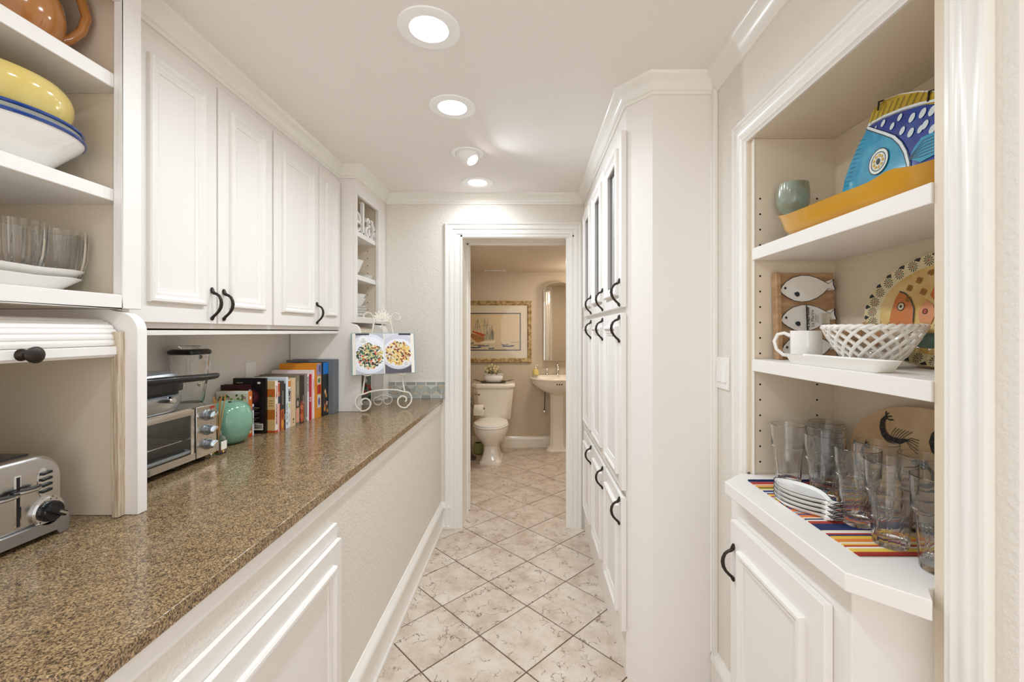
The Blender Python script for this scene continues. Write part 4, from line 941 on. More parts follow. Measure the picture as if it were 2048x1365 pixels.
# ================================================================== recessed china cabinet on the right
ncb = thing('china_cabinet', 'white built-in recessed cabinet with shelves of pottery on the right', 'cabinet', (.85, 1.08, 0))
IY0, IY1, BX = .775, 1.402, .988
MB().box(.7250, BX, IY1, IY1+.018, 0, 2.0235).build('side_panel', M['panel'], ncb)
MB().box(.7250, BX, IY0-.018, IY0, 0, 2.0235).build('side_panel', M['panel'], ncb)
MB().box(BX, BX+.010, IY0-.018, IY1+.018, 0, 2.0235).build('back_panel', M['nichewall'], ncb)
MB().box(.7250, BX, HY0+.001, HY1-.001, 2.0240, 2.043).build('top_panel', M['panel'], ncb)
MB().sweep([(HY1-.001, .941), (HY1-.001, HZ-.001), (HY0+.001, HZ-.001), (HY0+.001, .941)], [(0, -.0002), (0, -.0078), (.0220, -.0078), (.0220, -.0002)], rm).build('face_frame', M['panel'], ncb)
MB().tube([(.7275, IY1-.001, .9405), (.7275, IY1-.001, 2.0225)], .0035, 8).build('bead', M['paint'], ncb)
holes(ncb, [(.748, IY1, .98+.05*k) for k in range(18) if not (1.26 < .98+.05*k < 1.32 or 1.62 < .98+.05*k < 1.68)]+[(.932, IY1, .98+.05*k) for k in range(18) if not (1.26 < .98+.05*k < 1.32 or 1.62 < .98+.05*k < 1.68)], 'y-')
N1, N2, N3 = 1.668, 1.312, .940
for zt in (N1, N2): MB().box(.720, BX-.001, IY0+.001, IY1-.0035, zt-.038, zt).build('shelf', M['paint'], ncb, bevel=.0015)
MB().prism([(BX-.001, IY0+.001), (.655, .7445), (.655, .800)] and [(BX-.001, IY0+.0015), (.7162, IY0+.0015), (.690, .741), (.604, .829), (.604, 1.335), (.690, 1.4125), (.7162, 1.4005), (BX-.001, 1.4005)], XY, N3-.036, N3).build('counter', M['paint'], ncb, bevel=.002)
MB().prism([(.984, 1.3995), (.655, 1.3995), (.655, .880), (.7585, .7765), (.984, .7765)], XY, 0, N3-.0365).build('body', M['paint'], ncb, bevel=.0015)
dm_ = lambda a, b, n: (.655-n, -a, b)
door(ncb, dm_, -1.362, -.931, .12, .812, thick=.021, insets=(.062, .062, .06, .068), hnd=(-1.338, .690))
# ---- light switch
sw = thing('light_switch', 'white double rocker light switch on the wall beside the recess', 'switch', (.717, 1.598, 1.248)); ms = RIGHT(.717, 1.598, 1.248)
MB().prism(R_(-.055, .055, -.058, .058), ms, 0, .006).build('plate', M['white'], sw, bevel=.002)
for a in (-.023, .023):
    MB().prism([(a-.0165, -.034), (a+.0165, -.034), (a+.0165, .034), (a-.0165, .034)], ms, .006, .0075).build('rocker_frame', M['white'], sw)
    MB().rings([[ms(a-.015, -.032, n0) if 0 else ms(a-.015, z, n0), ms(a+.015, z, n0), ms(a+.015, z, .0055), ms(a-.015, z, .0055)] for z, n0 in ((-.032, .0115), (0, .0085), (.032, .0082))]).build('rocker', M['white'], sw, smooth=0)
    for z in (-.048, .048): MB().tube([ms(a, z, .005), ms(a, z, .0068)], .0028, 10).build('screw', M['white'], sw)
# ---- top shelf: goblet, ochre dish, fish platter
M['goblet'] = mat('blue_grey_glaze', '#93a79b', .22, coat=.3, var=(28, '#8b8464', .22))
t = thing('pottery_goblet', 'blue-grey speckled pottery goblet at the end of the top shelf', 'goblet', (.822, 1.3500, N1+.0002)); local(t)
MB().lathe([(.0006, 0), (.032, 0), (.033, .004), (.024, .012), (.015, .030), (.012, .055), (.014, .085), (.022, .098), (.036, .107), (.045, .128), (.0465, .150), (.0445, .178), (.043, .190), (.041, .190), (.042, .176), (.043, .150), (.041, .130), (.031, .112), (.0006, .106)], 40).build('body', M['goblet'], t, (0,0,0))
M['ochre'] = mat('ochre_glaze', '#c98f1e', .16, coat=.5, var=(10, '#d6a136', .3))
t = thing('ochre_dish', 'long ochre yellow oval baking dish along the front of the top shelf', 'dish', (.774, 1.034, N1)); local(t)
t.rotation_euler = (0, 0, radians(5))
def och(rx, ry, z, lift=0):
    r = []
    for x, y, zz in sup(0, 0, rx, ry, z, 72, 2.5):
        h = lift*(.010*math.exp(-((y+.15)/.028)**2)+(.026 if y > 0 else .008)*(abs(y)/ry)**4)-.2*z
        r.append((x, y, zz+h))
    return r
MB().rings([och(.034, .190, .0), och(.040, .199, .003), och(.053, .222, .026), och(.058, .235, .050, .6), och(.063, .246, .057, 1), och(.0645, .249, .0615, 1), och(.061, .244, .063, 1), och(.051, .228, .052, .7), och(.046, .218, .026), och(.034, .192, .007)]).build('body', M['ochre'], t, (0,0,0))
# fish platter (blue), standing upright on a wire plate stand
fo = (.874, 1.000, N1+.0008)
FP = RIGHT(fo[0], fo[1], fo[2], radians(4))
t = thing('fish_platter', 'large blue and yellow fish-shaped pottery platter standing on the top shelf', 'platter', fo)
def FPd(a, b, n): return FP(a, b, n+.012*max(0, 1-((a+.01)/.24)**2-((b-.155)/.19)**2))
def Q(pts): return [(1.0-y, z-1.668) for y, z in pts]
top = Q([(1.15, 1.684), (1.195, 1.722), (1.213, 1.765), (1.203, 1.817), (1.186, 1.852), (1.163, 1.887), (1.138, 1.917), (1.127, 1.945), (1.122, 1.968), (1.108, 1.977), (1.081, 1.979), (1.036, 1.968), (.983, 1.945), (.9285, 1.916), (.885, 1.880), (.850, 1.845), (.828, 1.850), (.800, 1.868), (.792, 1.835), (.803, 1.79), (.790, 1.745), (.805, 1.728), (.835, 1.75), (.862, 1.742), (.90, 1.712), (.96, 1.682), (1.03, 1.671), (1.10, 1.673)])
def domed(name, outline, matl, lift, under=.008, cen=None, rings=5):
    cx = sum(p[0] for p in outline)/len(outline) if cen is None else cen[0]; cz = sum(p[1] for p in outline)/len(outline) if cen is None else cen[1]
    rs = [[FPd(p[0], p[1], lift-under) for p in outline]]
    for i in range(rings+1):
        u = 1-i/rings*.985
        rs.append([FPd(cx+(p[0]-cx)*u, cz+(p[1]-cz)*u, lift) for p in outline])
    return MB().rings(rs).build(name, matl, t, smooth=50)
def glaze(n_, c1, c2, sc=30): 
    return mat(n_, c1, .10, coat=.6, var=(sc, c2, .25))
M['navy'] = glaze('cobalt_glaze', '#14307f', '#1c459f'); M['turq'] = glaze('turquoise_glaze', '#1a86b4', '#3aa9c9'); M['fin'] = glaze('mustard_glaze', '#a88a1c', '#c7a836')
domed('body', top, M['china'], .004, .012, Q([(1.02, 1.81)])[0])
FINL = [(1.122, 1.935), (1.075, 1.932), (1.016, 1.921), (.97, 1.909), (.929, 1.895), (.89, 1.868)]
domed('back_fin', Q([(1.124, 1.944), (1.119, 1.966), (1.106, 1.974), (1.081, 1.976), (1.036, 1.965), (.983, 1.942), (.93, 1.913), (.888, 1.879)]+FINL[::-1]), M['fin'], .0065, .003)
HB = [(1.125, 1.928), (1.092, 1.905), (1.059, 1.882), (1.032, 1.862), (1.011, 1.838), (.996, 1.812), (.986, 1.78), (.985, 1.74), (.992, 1.70), (1.0, 1.676)]
domed('head', Q([(1.148, 1.686), (1.192, 1.723), (1.210, 1.765), (1.200, 1.817), (1.183, 1.852), (1.160, 1.887), (1.135, 1.917)]+[(y+.004, z) for y, z in HB]+[(1.05, 1.674), (1.10, 1.676)]), M['turq'], .0062, .003, Q([(1.09, 1.79)])[0])
domed('flank', Q([(1.118, 1.928)]+[(y, z-.005) for y, z in FINL]+[(.853, 1.835), (.845, 1.79), (.862, 1.747), (.90, 1.716), (.96, 1.685), (.99, 1.678)]+[(y-.005, z) for y, z in HB[::-1][1:]]), M['navy'], .0062, .003, Q([(.95, 1.82)])[0])
domed('side_fin', Q([(.984, 1.79), (.972, 1.812), (.9566, 1.826), (.93, 1.826), (.905, 1.812), (.90, 1.79), (.925, 1.775), (.955, 1.772)]), M['turq'], .0085, .002)
domed('tail', Q([(.848, 1.84), (.828, 1.847), (.802, 1.864), (.795, 1.835), (.806, 1.79), (.793, 1.747), (.806, 1.731), (.835, 1.753), (.850, 1.79)]), M['fin'], .0062, .003)
def fpp(a, b, n): return FPd(a, b, .0070+n)
pr_ = Print(fpp); pr_.lift = .0004
for (uu, vv, r) in ((1135, 480, .0085), (1250, 442, .0085), (1335, 445, .0105), (1405, 415, .011), (1203, 500, .0085), (1277, 530, .0095), (1337, 542, .0105), (1085, 508, .004), (1468, 400, .011), (1430, 490, .010), (1400, 520, .009), (1520, 450, .011), (1480, 520, .010), (1560, 520, .011), (1610, 470, .011)):
    px = 1420+uu/3.25; pv = 100+vv/3.25; Y_ = 868*.879/(px-1057); z_ = 1.4+(664-pv)/868*Y_
    pr_.ell(1.0-Y_, z_-1.668, r*.72, r*1.0, '#cfd9dc', 2, -.5, 12)
for k in range(13):
    y0_ = 1.115-.018*k; pr_.line([(1-y0_, 1.934-.0009*k*k*.35-1.668), (1-y0_+.004, 1.948-.00042*k*k-1.668), (1-y0_+.011, 1.963-.00048*k*k-1.668)], .0018, '#3b3413', 3)
pr_.line(Q(FINL), .0055, '#d9dfe0', 3)
pr_.line(Q(HB), .008, '#dfe6e8', 3)
pr_.line(Q([(y+.004, z-.002) for y, z in HB]), .0020, '#13202c', 4); pr_.line(Q([(y-.004, z+.002) for y, z in HB]), .0016, '#13202c', 4)
for k in range(6): pr_.line(Q([(.982, 1.788+.001*k), (.95, 1.783+.007*k), (.915, 1.782+.007*k)]), .0016, '#123048', 5)
ex, ez_ = 1-1.074, 1.820-1.668
pr_.ell(ex, ez_, .031, .031, '#e3ebe6', 3, 0, 28); pr_.ring(ex, ez_, .031, .031, .0022, '#10161c', 4, 28); pr_.ring(ex, ez_, .0225, .0225, .0020, '#10161c', 4, 24)
for k in range(9): pr_.ell(ex+.0145*cos(k*.698), ez_+.0145*sin(k*.698), .0040, .0040, '#d3a92e', 5, 0, 10)
pr_.ell(ex, ez_, .0060, .0078, '#14161a', 5)
for k in range(11): pr_.line(Q([(1.197-.0045*k, 1.80+.0105*k), (1.178-.0045*k, 1.797+.0105*k)]), .0012, '#0f5f86', 3)
pr_.build('glaze_drawing', t)
ws = MB()
for yy in (1.09, .92):
    ws.tube([FP(1-yy, .012, .022), FP(1-yy, .002, .020), FP(1-yy, .0022, -.02), FP(1-yy, .0022, -.07), FP(1-yy, .14, -.030), FP(1-yy, .24, -.012)], .0022, 6)
ws.build('wire_stand', M['bronze'], t)
for yy, zz in ((1.088, 1.976), (.948, 1.924)): MB().tube([FP(1-yy, zz-1.690, .018), FP(1-yy, zz-1.668, .017), FP(1-yy, zz-1.664, .006), FP(1-yy, zz-1.67, -.006)], .002, 6).build('hook', M['bronze'], t)
# ---- middle shelf: boxed fish dishes, mug, tray, lattice bowl, round fish plate
gx = thing('boxed_fish_dishes', 'wooden board pack with white fish-shaped dishes standing at the shelf end', 'dish set', (.88, 1.375, N2)); GB = FRONT(.882, 1.374, N2+.0002, 0, radians(3))
M['board'] = wood('pack_wood', '#a98460', '#c2a07b', (4, 4, 14), .55)
MB().prism(R_(-.100, .094, 0, .276), GB, -.010, 0).build('board', M['board'], gx, bevel=.001)
MB().prism(R_(-.100, -.086, 0, .276), GB, 0, .018).build('side_strip', M['board'], gx, bevel=.001)
FISH = [(-.084, -.004), (-.079, .008), (-.066, .022), (-.046, .034), (-.020, .041), (.004, .0405), (.028, .034), (.048, .024), (.062, .0165), (.070, .0215), (.078, .030), (.0775, .014), (.083, .000), (.078, -.002), (.070, .000), (.062, .003), (.046, -.012), (.026, -.025), (.002, -.034), (-.022, -.0365), (-.044, -.0325), (-.064, -.0225), (-.079, -.012)]
def fishdish(mp, parent, s=1.0, body_m=None, th=.008):
    F = [(x*s, z*s) for x, z in FISH]; cx, cz = -.01*s, .002*s
    sh = lambda u: [(cx+(p[0]-cx)*u, cz+(p[1]-cz)*u) for p in F]
    rs = [[mp(p[0], p[1], 0) for p in sh(.80)], [mp(p[0], p[1], th*.55) for p in sh(.965)], [mp(p[0], p[1], th) for p in sh(1)], [mp(p[0], p[1], th*.96) for p in sh(.965)], [mp(p[0], p[1], th*.45) for p in sh(.84)], [mp(p[0], p[1], th*.35) for p in sh(.3)]]
    d = MB().rings(rs).build('fish_dish', M['china'], parent)
    e = MB().rings([[mp(p[0], p[1], th*.93) for p in sh(1.0015)], [mp(p[0], p[1], th*1.02) for p in sh(1.008)], [mp(p[0], p[1], th*1.06) for p in sh(.995)], [mp(p[0], p[1], th*1.0) for p in sh(.972)]], cap=False, closed=True).build('dark_rim', C('#1d2634', .2), d)
    return d
for k, zc in enumerate((.222, .128, .034)):
    m3 = (lambda zc: lambda a, b, n: GB(a*1.06+.004, zc+b*1.1, n+.002))(zc)
    d = fishdish(m3, gx)
    p = Print(lambda a, b, n: m3(a, b, .0042+n)); p.ell(-.066, .004, .0035, .0035, '#1c2530', 3, 0, 12); p.poly([(-.040, -.010), (-.030, -.006), (-.024, -.010), (-.024, -.018), (-.031, -.021), (-.038, -.016)], '#2a3340', 3)
    p.build('fish_marks', d)
m3 = lambda a, b, n: GB(a+.008, .128+b, n)
M['film'] = mat('label_ink', '#15130f', .4)
MB().prism(R_(-.013, -.0105, -.040, .044), m3, .0112, .0116).build('band', C('#1a1714', .4), gx, smooth=0)
text('b+B bread+butter', .0135, lambda a, b, n: m3(-.0085-b, a, n+.0122), 'lettering', M['film'], gx, .0002, .0004, 'CENTER', .78)
text('La Marine', .0135, lambda a, b, n: m3(.006-b, a+.002, n+.0122), 'lettering', C('#3c352c', .5), gx, .0002)
text('Collection', .0060, lambda a, b, n: m3(.0155-b, a+.002, n+.0122), 'lettering', C('#3c352c', .5), gx, .0002)
text('fish dishes', .0052, lambda a, b, n: m3(.0225-b, a, n+.0122), 'lettering', C('#3c352c', .5), gx, .0002)
st = MB().prism(R_(.035, .060, -.015, .018), m3, .0112, .0118).build('price_label', C('#d9d2c0', .6), gx, smooth=0)
for k in range(6): MB().prism(R_(.038, .053-.002*(k % 3), .0145-.0052*k, .0125+.0-.0052*k+.0012), m3, .0118, .0121).build('label_line', C('#6c675c', .6), st, smooth=0)
t = thing('mug', 'white china mug between the boxed fish dishes and the lattice bowl', 'mug', (.800, 1.252, N2+.0002)); local(t)
MB().lathe(shell([(.030, 0), (.036, .003), (.0385, .012), (.0395, .05), (.0395, .091)], .0035), 40).build('body', M['china'], t, (0,0,0))
MB().tube([(-.030, .024, .076), (-.042, .034, .084), (-.055, .045, .080), (-.062, .051, .060), (-.058, .047, .036), (-.044, .036, .020), (-.030, .024, .018)], [.006, .0056, .0052, .005, .005, .0055, .006], 10, flat=1.2).build('handle', M['china'], t, (0,0,0))
t = thing('tray', 'narrow white rectangular tray at the front edge of the middle shelf', 'tray', (.755, 1.068, N2)); local(t)
tr = lambda rx, ry, z: sup(0, 0, rx, ry, z, 40, 14)
MB().rings([tr(.020, .142, .0002), tr(.022, .145, .002), tr(.0285, .158, .024), tr(.0295, .159, .026), tr(.0275, .157, .026), tr(.020, .143, .005)]).build('body', M['china'], t, (0,0,0))
t.rotation_euler = (0, 0, radians(2))
bwl = (.848, 1.072, N2+.0002)
t = thing('lattice_bowl', 'white woven-look china lattice bowl filled with shells', 'bowl', bwl); local(t)
def lr(u): # radius and height along the bowl's side
    return (.046+.055*u**.75, .014+.084*u)
for fam in (1, -1):
    b = MB()
    for k in range(18):
        pts = []
        for i in range(13):
            u = i/12; r, z = lr(u); a = 2*pi*k/18+fam*1.05*u
            pts.append(((r+.0014*fam)*cos(a), (r+.0014*fam)*sin(a), z))
        b = MB().tube(pts, .0043, 7); b.build('strand', M['china'], t, (0,0,0))
ww = MB()
for ph in (0, pi):
    ww.tube([((.1000+.0030*cos(16*a+ph))*cos(a), (.1000+.0030*cos(16*a+ph))*sin(a), .099+.0035*sin(16*a+ph)) for a in [2*pi*i/128 for i in range(128)]], .0042, 7, closed=True)
ww.build('braided_rim', M['china'], t, (0,0,0))
MB().lathe([(.0006, .001), (.046, 0), (.050, .003), (.047, .008), (.049, .015), (.044, .017), (.0006, .010)], 40).build('foot', M['china'], t, (0,0,0))
shc = [('#e9e2d4', 'white'), ('#d8c2a4', 'tan'), ('#b98a5e', 'brown'), ('#efe9df', 'pale'), ('#cfae86', 'sandy'), ('#a4693f', 'rust'), ('#e4d8c6', 'cream')]
spots = [(0, 0, .058), (.045, .01, .062), (-.05, .012, .062), (.008, -.05, .060), (0, .05, .064), (-.04, -.042, .074), (.042, -.036, .076), (-.012, .012, .088), (.03, .04, .083), (-.055, -.012, .086), (.02, -.02, .090), (-.03, .05, .086)]
for k, (dx, dy, dz) in enumerate(spots):
    c, nm = shc[k % 7]
    lab = '%s %s seashell in the white lattice bowl' % (nm, ('spiral', 'ribbed', 'round')[k % 3])
    pl = ('low in the middle', 'against the back', 'near the front strands', 'at the camera end', 'at the far end', 'by the front rim', 'by the back rim', 'on top at the centre', 'on top towards the back', 'on top towards the front', 'highest of all', 'on top at the far end')[k]
    o = thing('seashell', lab+' '+pl, 'seashell', (bwl[0]+dx, bwl[1]+dy, bwl[2]+dz), 'seashells in the lattice bowl'); local(o)
    o.rotation_euler = (random.random()*3, random.random()*3, random.random()*3)
    if k % 3 == 0:
        b = MB()
        pts = []; rr = []
        for i in range(40):
            u = i/39; a = u*5*pi; r = .016*(1-u)**1.1
            pts.append((r*cos(a), r*sin(a), .030*u-.012)); rr.append(.0095*(1-u)+.0012)
        b.tube(pts, rr, 8)
    else:
        b = MB().lathe([(.0006, -.004)]+[(.019*sin(pi*.5*i/7), -.004+.015*(1-cos(pi*.5*(i)/7))*(1 if k % 3 == 1 else 1.5)) for i in range(1, 8)]+[(.0185, .013), (.012, .009), (.0006, .004)], 28, fr=lambda th, i: 1+.07*cos(11*th))
    b.build('shell', mat('shell_%d' % k, c, .4, var=(70, '#c8b090', .2)), o, (0,0,0))
b = MB()
for k in range(26):
    a = random.random()*2*pi; r = random.uniform(.01, .075); q = a+random.uniform(1.2, 2.6)
    P0 = Vector((r*cos(a), r*sin(a), .092)); P1 = Vector((r*cos(q), r*sin(q), .094)); md = (P0+P1)/2+Vector((0, 0, random.uniform(.004, .022)))
    b.tube([tuple(bwl[j]+v[j] for j in range(3)) for v in (P0, (P0+md)/2+Vector((0, 0, .003)), md, (P1+md)/2+Vector((0, 0, .003)), P1)], .0008, 5)
o = b.build('raffia', C('#b58a52', .8), None, bwl); tag(o, 'loose strands of brown raffia over the shells in the lattice bowl', 'raffia'); o['kind'] = 'stuff'
# oval pottery plate with painted fish
po = (.951, 1.005, N2+.001); PT = RIGHT(po[0], po[1], po[2], radians(6.5))
t = thing('fish_plate', 'large ochre oval pottery plate painted with fish and dark daisies', 'plate', po)
cz = .141
def ovr(f, a, b, n): return [PT(a*f*cos(x), cz+b*f*sin(x), n) for x in [2*pi*i/64 for i in range(64)]]
A_, B_ = .226, .138
M['plate'] = mat('ochre_slip', '#c89a3c', .16, coat=.5, var=(16, '#e2c98a', .25))
MB().rings([ovr(.70, A_, B_, -.004), ovr(.98, A_, B_, .010), ovr(1, A_, B_, .013), ovr(.985, A_, B_, .0155), ovr(.78, A_, B_, .008), ovr(.70, A_, B_, .002), ovr(.02, A_, B_, .002)]).build('body', M['plate'], t)
MB().rings([ovr(.79, A_, B_, .0086), ovr(.975, A_, B_, .0163), ovr(.99, A_, B_, .0160), ovr(.79, A_, B_, .0078)], cap=False, closed=True).build('cream_border', mat('cream_slip', '#d9cba2', .16, coat=.4), t)
p = Print(lambda a, b, n: PT(a, b+cz, .0165+n) if (a/A_)**2+(b/B_)**2 > .62 else PT(a, b+cz, .003+n)); p.lift = .0004
bord = Print(lambda a, b, n: PT(a*A_, cz+b*B_, .0085+.0078*min(1, max(0, (sqrt(a*a+b*b)-.79)/.19))+n)); bord.lift = .0004
for k in range(28):
    a0 = 2*pi*k/28; cx_, cz_ = .885*cos(a0), .885*sin(a0)
    for j in range(12):
        q = 2*pi*j/12
        kx, kz = .42, .68
        def P_(r, an): return (cx_+r*cos(an)*.155*.60, cz_+r*sin(an)*.155)
        bord.poly([P_(.16, q-.12), P_(.55, q-.10), P_(.66, q), P_(.55, q+.10), P_(.16, q+.12)], '#23242c', 1)
    bord.poly([(cx_+.018*cos(x)*.6, cz_+.018*sin(x)) for x in [2*pi*i/10 for i in range(10)]], '#a4532a', 2)
    am = a0+pi/28
    bord.poly([(.97*cos(am-.05), .97*sin(am-.05)), (.985*cos(am), .985*sin(am)), (.97*cos(am+.05), .97*sin(am+.05)), (.915*cos(am), .915*sin(am))], '#23242c', 1)
bord.build('daisy_border', t)
p = Print(lambda a, b, n: PT(a, b+cz, .0028+n)); p.lift = .0004
p.line([(.74*A_*cos(x), .74*B_*sin(x)) for x in [2*pi*i/60 for i in range(61)]], .0025, '#262a2a', 2)
p.poly([(-.150, -.03), (-.148, .0), (-.140, .03), (-.128, .052), (-.110, .045), (-.092, .028), (-.080, .005), (-.078, -.03), (-.082, -.06), (-.12, -.065)], '#c8763a', 3)
p.line([(-.128, .052), (-.110, .045), (-.092, .028), (-.080, .005), (-.078, -.03)], .003, '#2b3a3c', 4)
p.ell(-.118, .012, .010, .010, '#d9cfae', 5); p.ring(-.118, .012, .010, .010, .002, '#232323', 6); p.ell(-.118, .012, .004, .004, '#232323', 6)
p.poly([(-.03, .06), (.06, .055), (.075, 0), (.06, -.05), (-.01, -.045), (-.02, -.02), (-.015, .01), (-.04, .035)], '#cf6a36', 3)
for i in range(5):
    for j in range(6):
        x = -.012+.018*i+(.009 if j % 2 else 0); z = -.038+.017*j
        p.ring(x, z, .0072, .0072, .0022, '#2b2320', 5, 14)
p.poly([(-.05, .025), (-.03, .012), (-.02, -.01), (-.03, -.035), (-.06, -.03), (-.068, -.005)], '#d59063', 3); p.ell(-.048, -.004, .006, .006, '#b34a2a', 5); p.ring(-.048, -.004, .006, .006, .0018, '#232323', 6)
p.ell(.0, .072, .03, .018, '#4c4a42', 3); p.ell(-.03, -.075, .07, .018, '#5f7364', 3); p.ell(.06, -.06, .05, .02, '#3f4a44', 3)
for (x, z) in ((-.075, .075), (-.045, .092), (-.1, .058), (-.06, .045), (-.10, -.005+.035)):
    for q in range(4): p.ell(x+.005*cos(q*pi/2+.4), z+.005*sin(q*pi/2+.4), .0042, .0042, '#9a6a22', 4, 0, 8)
p.build('painted_fish', t)
# little wire stand
MB().tube([(.915, .95, N2+.0025), (.94, .95, N2+.0025), (.962, .95, N2+.0025)], .002, 6).tube([(.916, .95, N2+.0025), (.912, .95, N2+.022)], .002, 6).build('wire_foot', C('#8d7a5a', .4), t)
# ---- worktop of the cabinet: placemat, fish dishes, glasses, shrimp platter
STR = ['#22305c', '#b23a2e', '#e3b546', '#e9e2d2', '#d98038', '#5e9a4b', '#e8d9c4', '#7fb4cf', '#22305c', '#e3c04e', '#b23a2e', '#f0e8da', '#d98038', '#6a8f4a', '#b23a2e', '#e9dcc6', '#22305c', '#22305c', '#7fb4cf', '#e3b546', '#d9743a', '#c9405a', '#e9e2d2', '#4f8a4a', '#e39a3a', '#b23a2e', '#e6e0d4', '#3d5a8f', '#e3c04e', '#b23a2e']
pmat = thing('placemat', 'striped multicoloured woven placemat under the drinking glasses', 'placemat', (.82, 1.11, N3))
y_ = .889; wid = (1.336-.889)/64
ms_ = []
b = MB(); k = 0
random.seed(3)
order = [random.choice(STR) for _ in range(64)]; order[0] = order[1] = '#a8392c'; order[2] = order[3] = '#e3c04e'; order[63] = order[62] = '#22305c'; order[61] = '#b23a2e'; order[17:21] = ['#22305c']*4; order[21] = order[22] = '#a8392c'; order[8:10] = ['#d98038']*2
for i in range(64):
    c = C(order[i], .85)
    if c not in ms_: ms_.append(c)
    b.box(.676, .962, .889+wid*i, .889+wid*(i+1), N3+.0002, N3+.0019, ms_.index(c))
b.build('woven_stripes', ms_, pmat, smooth=0)
for yy, c in ((.8885, '#9c3526'), (1.3365, '#22305c')):
    MB().tube([(.676+.0143*i, yy, N3+.0026+.0004*(i % 2)) for i in range(21)], .0022, 6).build('hem', C(c, .85), pmat)
G0 = N3+.0020
fa = radians(-83)
for k in range(4):
    t = thing('fish_shaped_dish', ('lowest', 'second', 'third', 'uppermost')[k]+' of four white fish-shaped dishes stacked on the striped placemat', 'dish', (.713+.002*k, 1.128+.003*k, G0+.0102*k+.0004), 'stacked fish-shaped dishes'); local(t)
    f = lambda a, b, n: (a, b, n)
    fishdish(f, t, 1.18, None, .0125)
    t.rotation_euler = (0, 0, fa)
def tumbler(x, y, label, first=[None]):
    if first[0] is None:
        t = thing('drinking_glass', label, 'glass', (x, y, G0), 'faceted glass tumblers'); local(t)
        n = 80; F = 10
        def fac(th, amt):
            q = ((th % (2*pi/F))-pi/F); return 1-amt+amt*(cos(pi/F)/cos(q))*1.0
        outer = [(.030, 0, .5), (.0325, .003, 1), (.0335, .012, 1), (.0365, .060, 1), (.0400, .104, 1), (.0418, .110, .6), (.0445, .116, 0), (.0445, .122, 0), (.0452, .150, 0), (.0465, .180, 0)]
        inner = [(.0448, .1808, 0), (.0435, .150, 0), (.0425, .120, 0), (.0385, .106, .4), (.0345, .060, .5), (.0300, .020, .3), (.0006, .016, 0)]
        rs = []
        for r, z, am in [(.0006, .003, 0)]+outer+inner:
            ring = []
            for j in range(n):
                th = 2*pi*j/n; q = (th % (2*pi/F))-pi/F
                fz = 1 if am == 0 else (1-am)+am*(cos(pi/F)/cos(q))+am*.02*cos(F*th)*-1
                ring.append((r*fz*cos(th), r*fz*sin(th), z))
            rs.append(ring)
        MB().rings(rs).build('body', M['glass'], t, (0,0,0), smooth=28)
        first[0] = t; return t
    t = dup(first[0]); t.location = (x, y, G0 if 1 else N3); t.rotation_euler = (0, 0, random.random()); t['label'] = label; return t
tumbler(.778, 1.300, 'clear faceted tumbler standing at the far left against the side panel').location.z = N3+.0022
tumbler(.925, 1.3485, 'clear faceted tumbler in the far back corner of the recess').location.z = N3+.0003
tumbler(.868, 1.262, 'clear faceted tumbler just behind the second one in the front row')
tumbler(.799, 1.172, 'clear faceted tumbler standing right behind the stacked fish dishes')
tumbler(.874, 1.090, 'clear faceted tumbler in the back row before the shrimp platter')
tumbler(.786, 1.036, 'clear faceted tumbler in the middle of the front row')
tumbler(.779, .934, 'clear faceted tumbler second from the right in the front row')
tumbler(.888, .975, 'clear faceted tumbler in the back row behind the two nearest ones')
tumbler(.792, .834, 'clear faceted tumbler half hidden by the near casing').location.z = N3+.0003
so = (.938, 1.035, N3+.001); SP = RIGHT(so[0], so[1], so[2], radians(7))
t = thing('shrimp_platter', 'sand-coloured oval platter painted with black shrimps behind the glasses', 'platter', so); cz2 = .139
def ov2(f, n): return [SP(.238*f*cos(x), cz2+.137*f*sin(x), n) for x in [2*pi*i/64 for i in range(64)]]
M['sand'] = mat('sand_slip', '#b98f5d', .25, coat=.3, var=(9, '#d8bd92', .28))
MB().rings([ov2(.75, -.004), ov2(.98, .008), ov2(1, .011), ov2(.985, .0135), ov2(.85, .008), ov2(.75, .003), ov2(.02, .003)]).build('body', M['sand'], t)
p = Print(lambda a, b, n: SP(a, b+cz2, (.0034 if (a/.238)**2+(b/.137)**2 < .56 else .0042+.011*(sqrt((a/.238)**2+(b/.137)**2)-.74)/.26*.8)+n)); p.lift = .0005
def shrimp(x, z, s, fl=1, rot=0):
    def T(q): 
        a, b = q[0]*s*fl, q[1]*s; return (x+a*cos(rot)-b*sin(rot), z+a*sin(rot)+b*cos(rot))
    spine = [(-.050, .052), (-.062, .036), (-.064, .016), (-.055, -.002), (-.038, -.012), (-.016, -.014), (.006, -.010), (.024, -.002)]
    wd = [.010, .015, .019, .022, .023, .021, .016, .008]
    L = []; Rr = []
    P = [Vector(q) for q in spine]
    for i, q in enumerate(P):
        d = (P[min(i+1, 7)]-P[max(i-1, 0)]).normalized(); n = Vector((-d.y, d.x))*wd[i]/2; L.append(q+n); Rr.append(q-n)
    for i in range(7): p.poly([T(L[i]), T(L[i+1]), T(Rr[i+1]), T(Rr[i])], '#1b1a18', 2)
    for i in range(1, 7): p.line([T(L[i]), T(Rr[i])], .0012*s, '#6b5a42', 4)
    for q in ((-.036, .066), (-.028, .058), (-.024, .048), (-.044, .070)): p.line([T((-.050, .050)), T(((q[0]-.050)/2, q[1]-.003)), T(q)], .004*s, '#1b1a18', 3)
    for k in range(6): p.line([T((-.03+.008*k, -.002)), T((-.024+.010*k, .014)), T((-.014+.011*k, .026))], .0018*s, '#1b1a18', 3)
    for dz in (.006, .0, -.006, -.014, -.022): p.line([T((.022, -.003)), T((.042, .002+dz)), T((.066, -.002+dz*1.4))], .0018*s, '#1b1a18', 3)
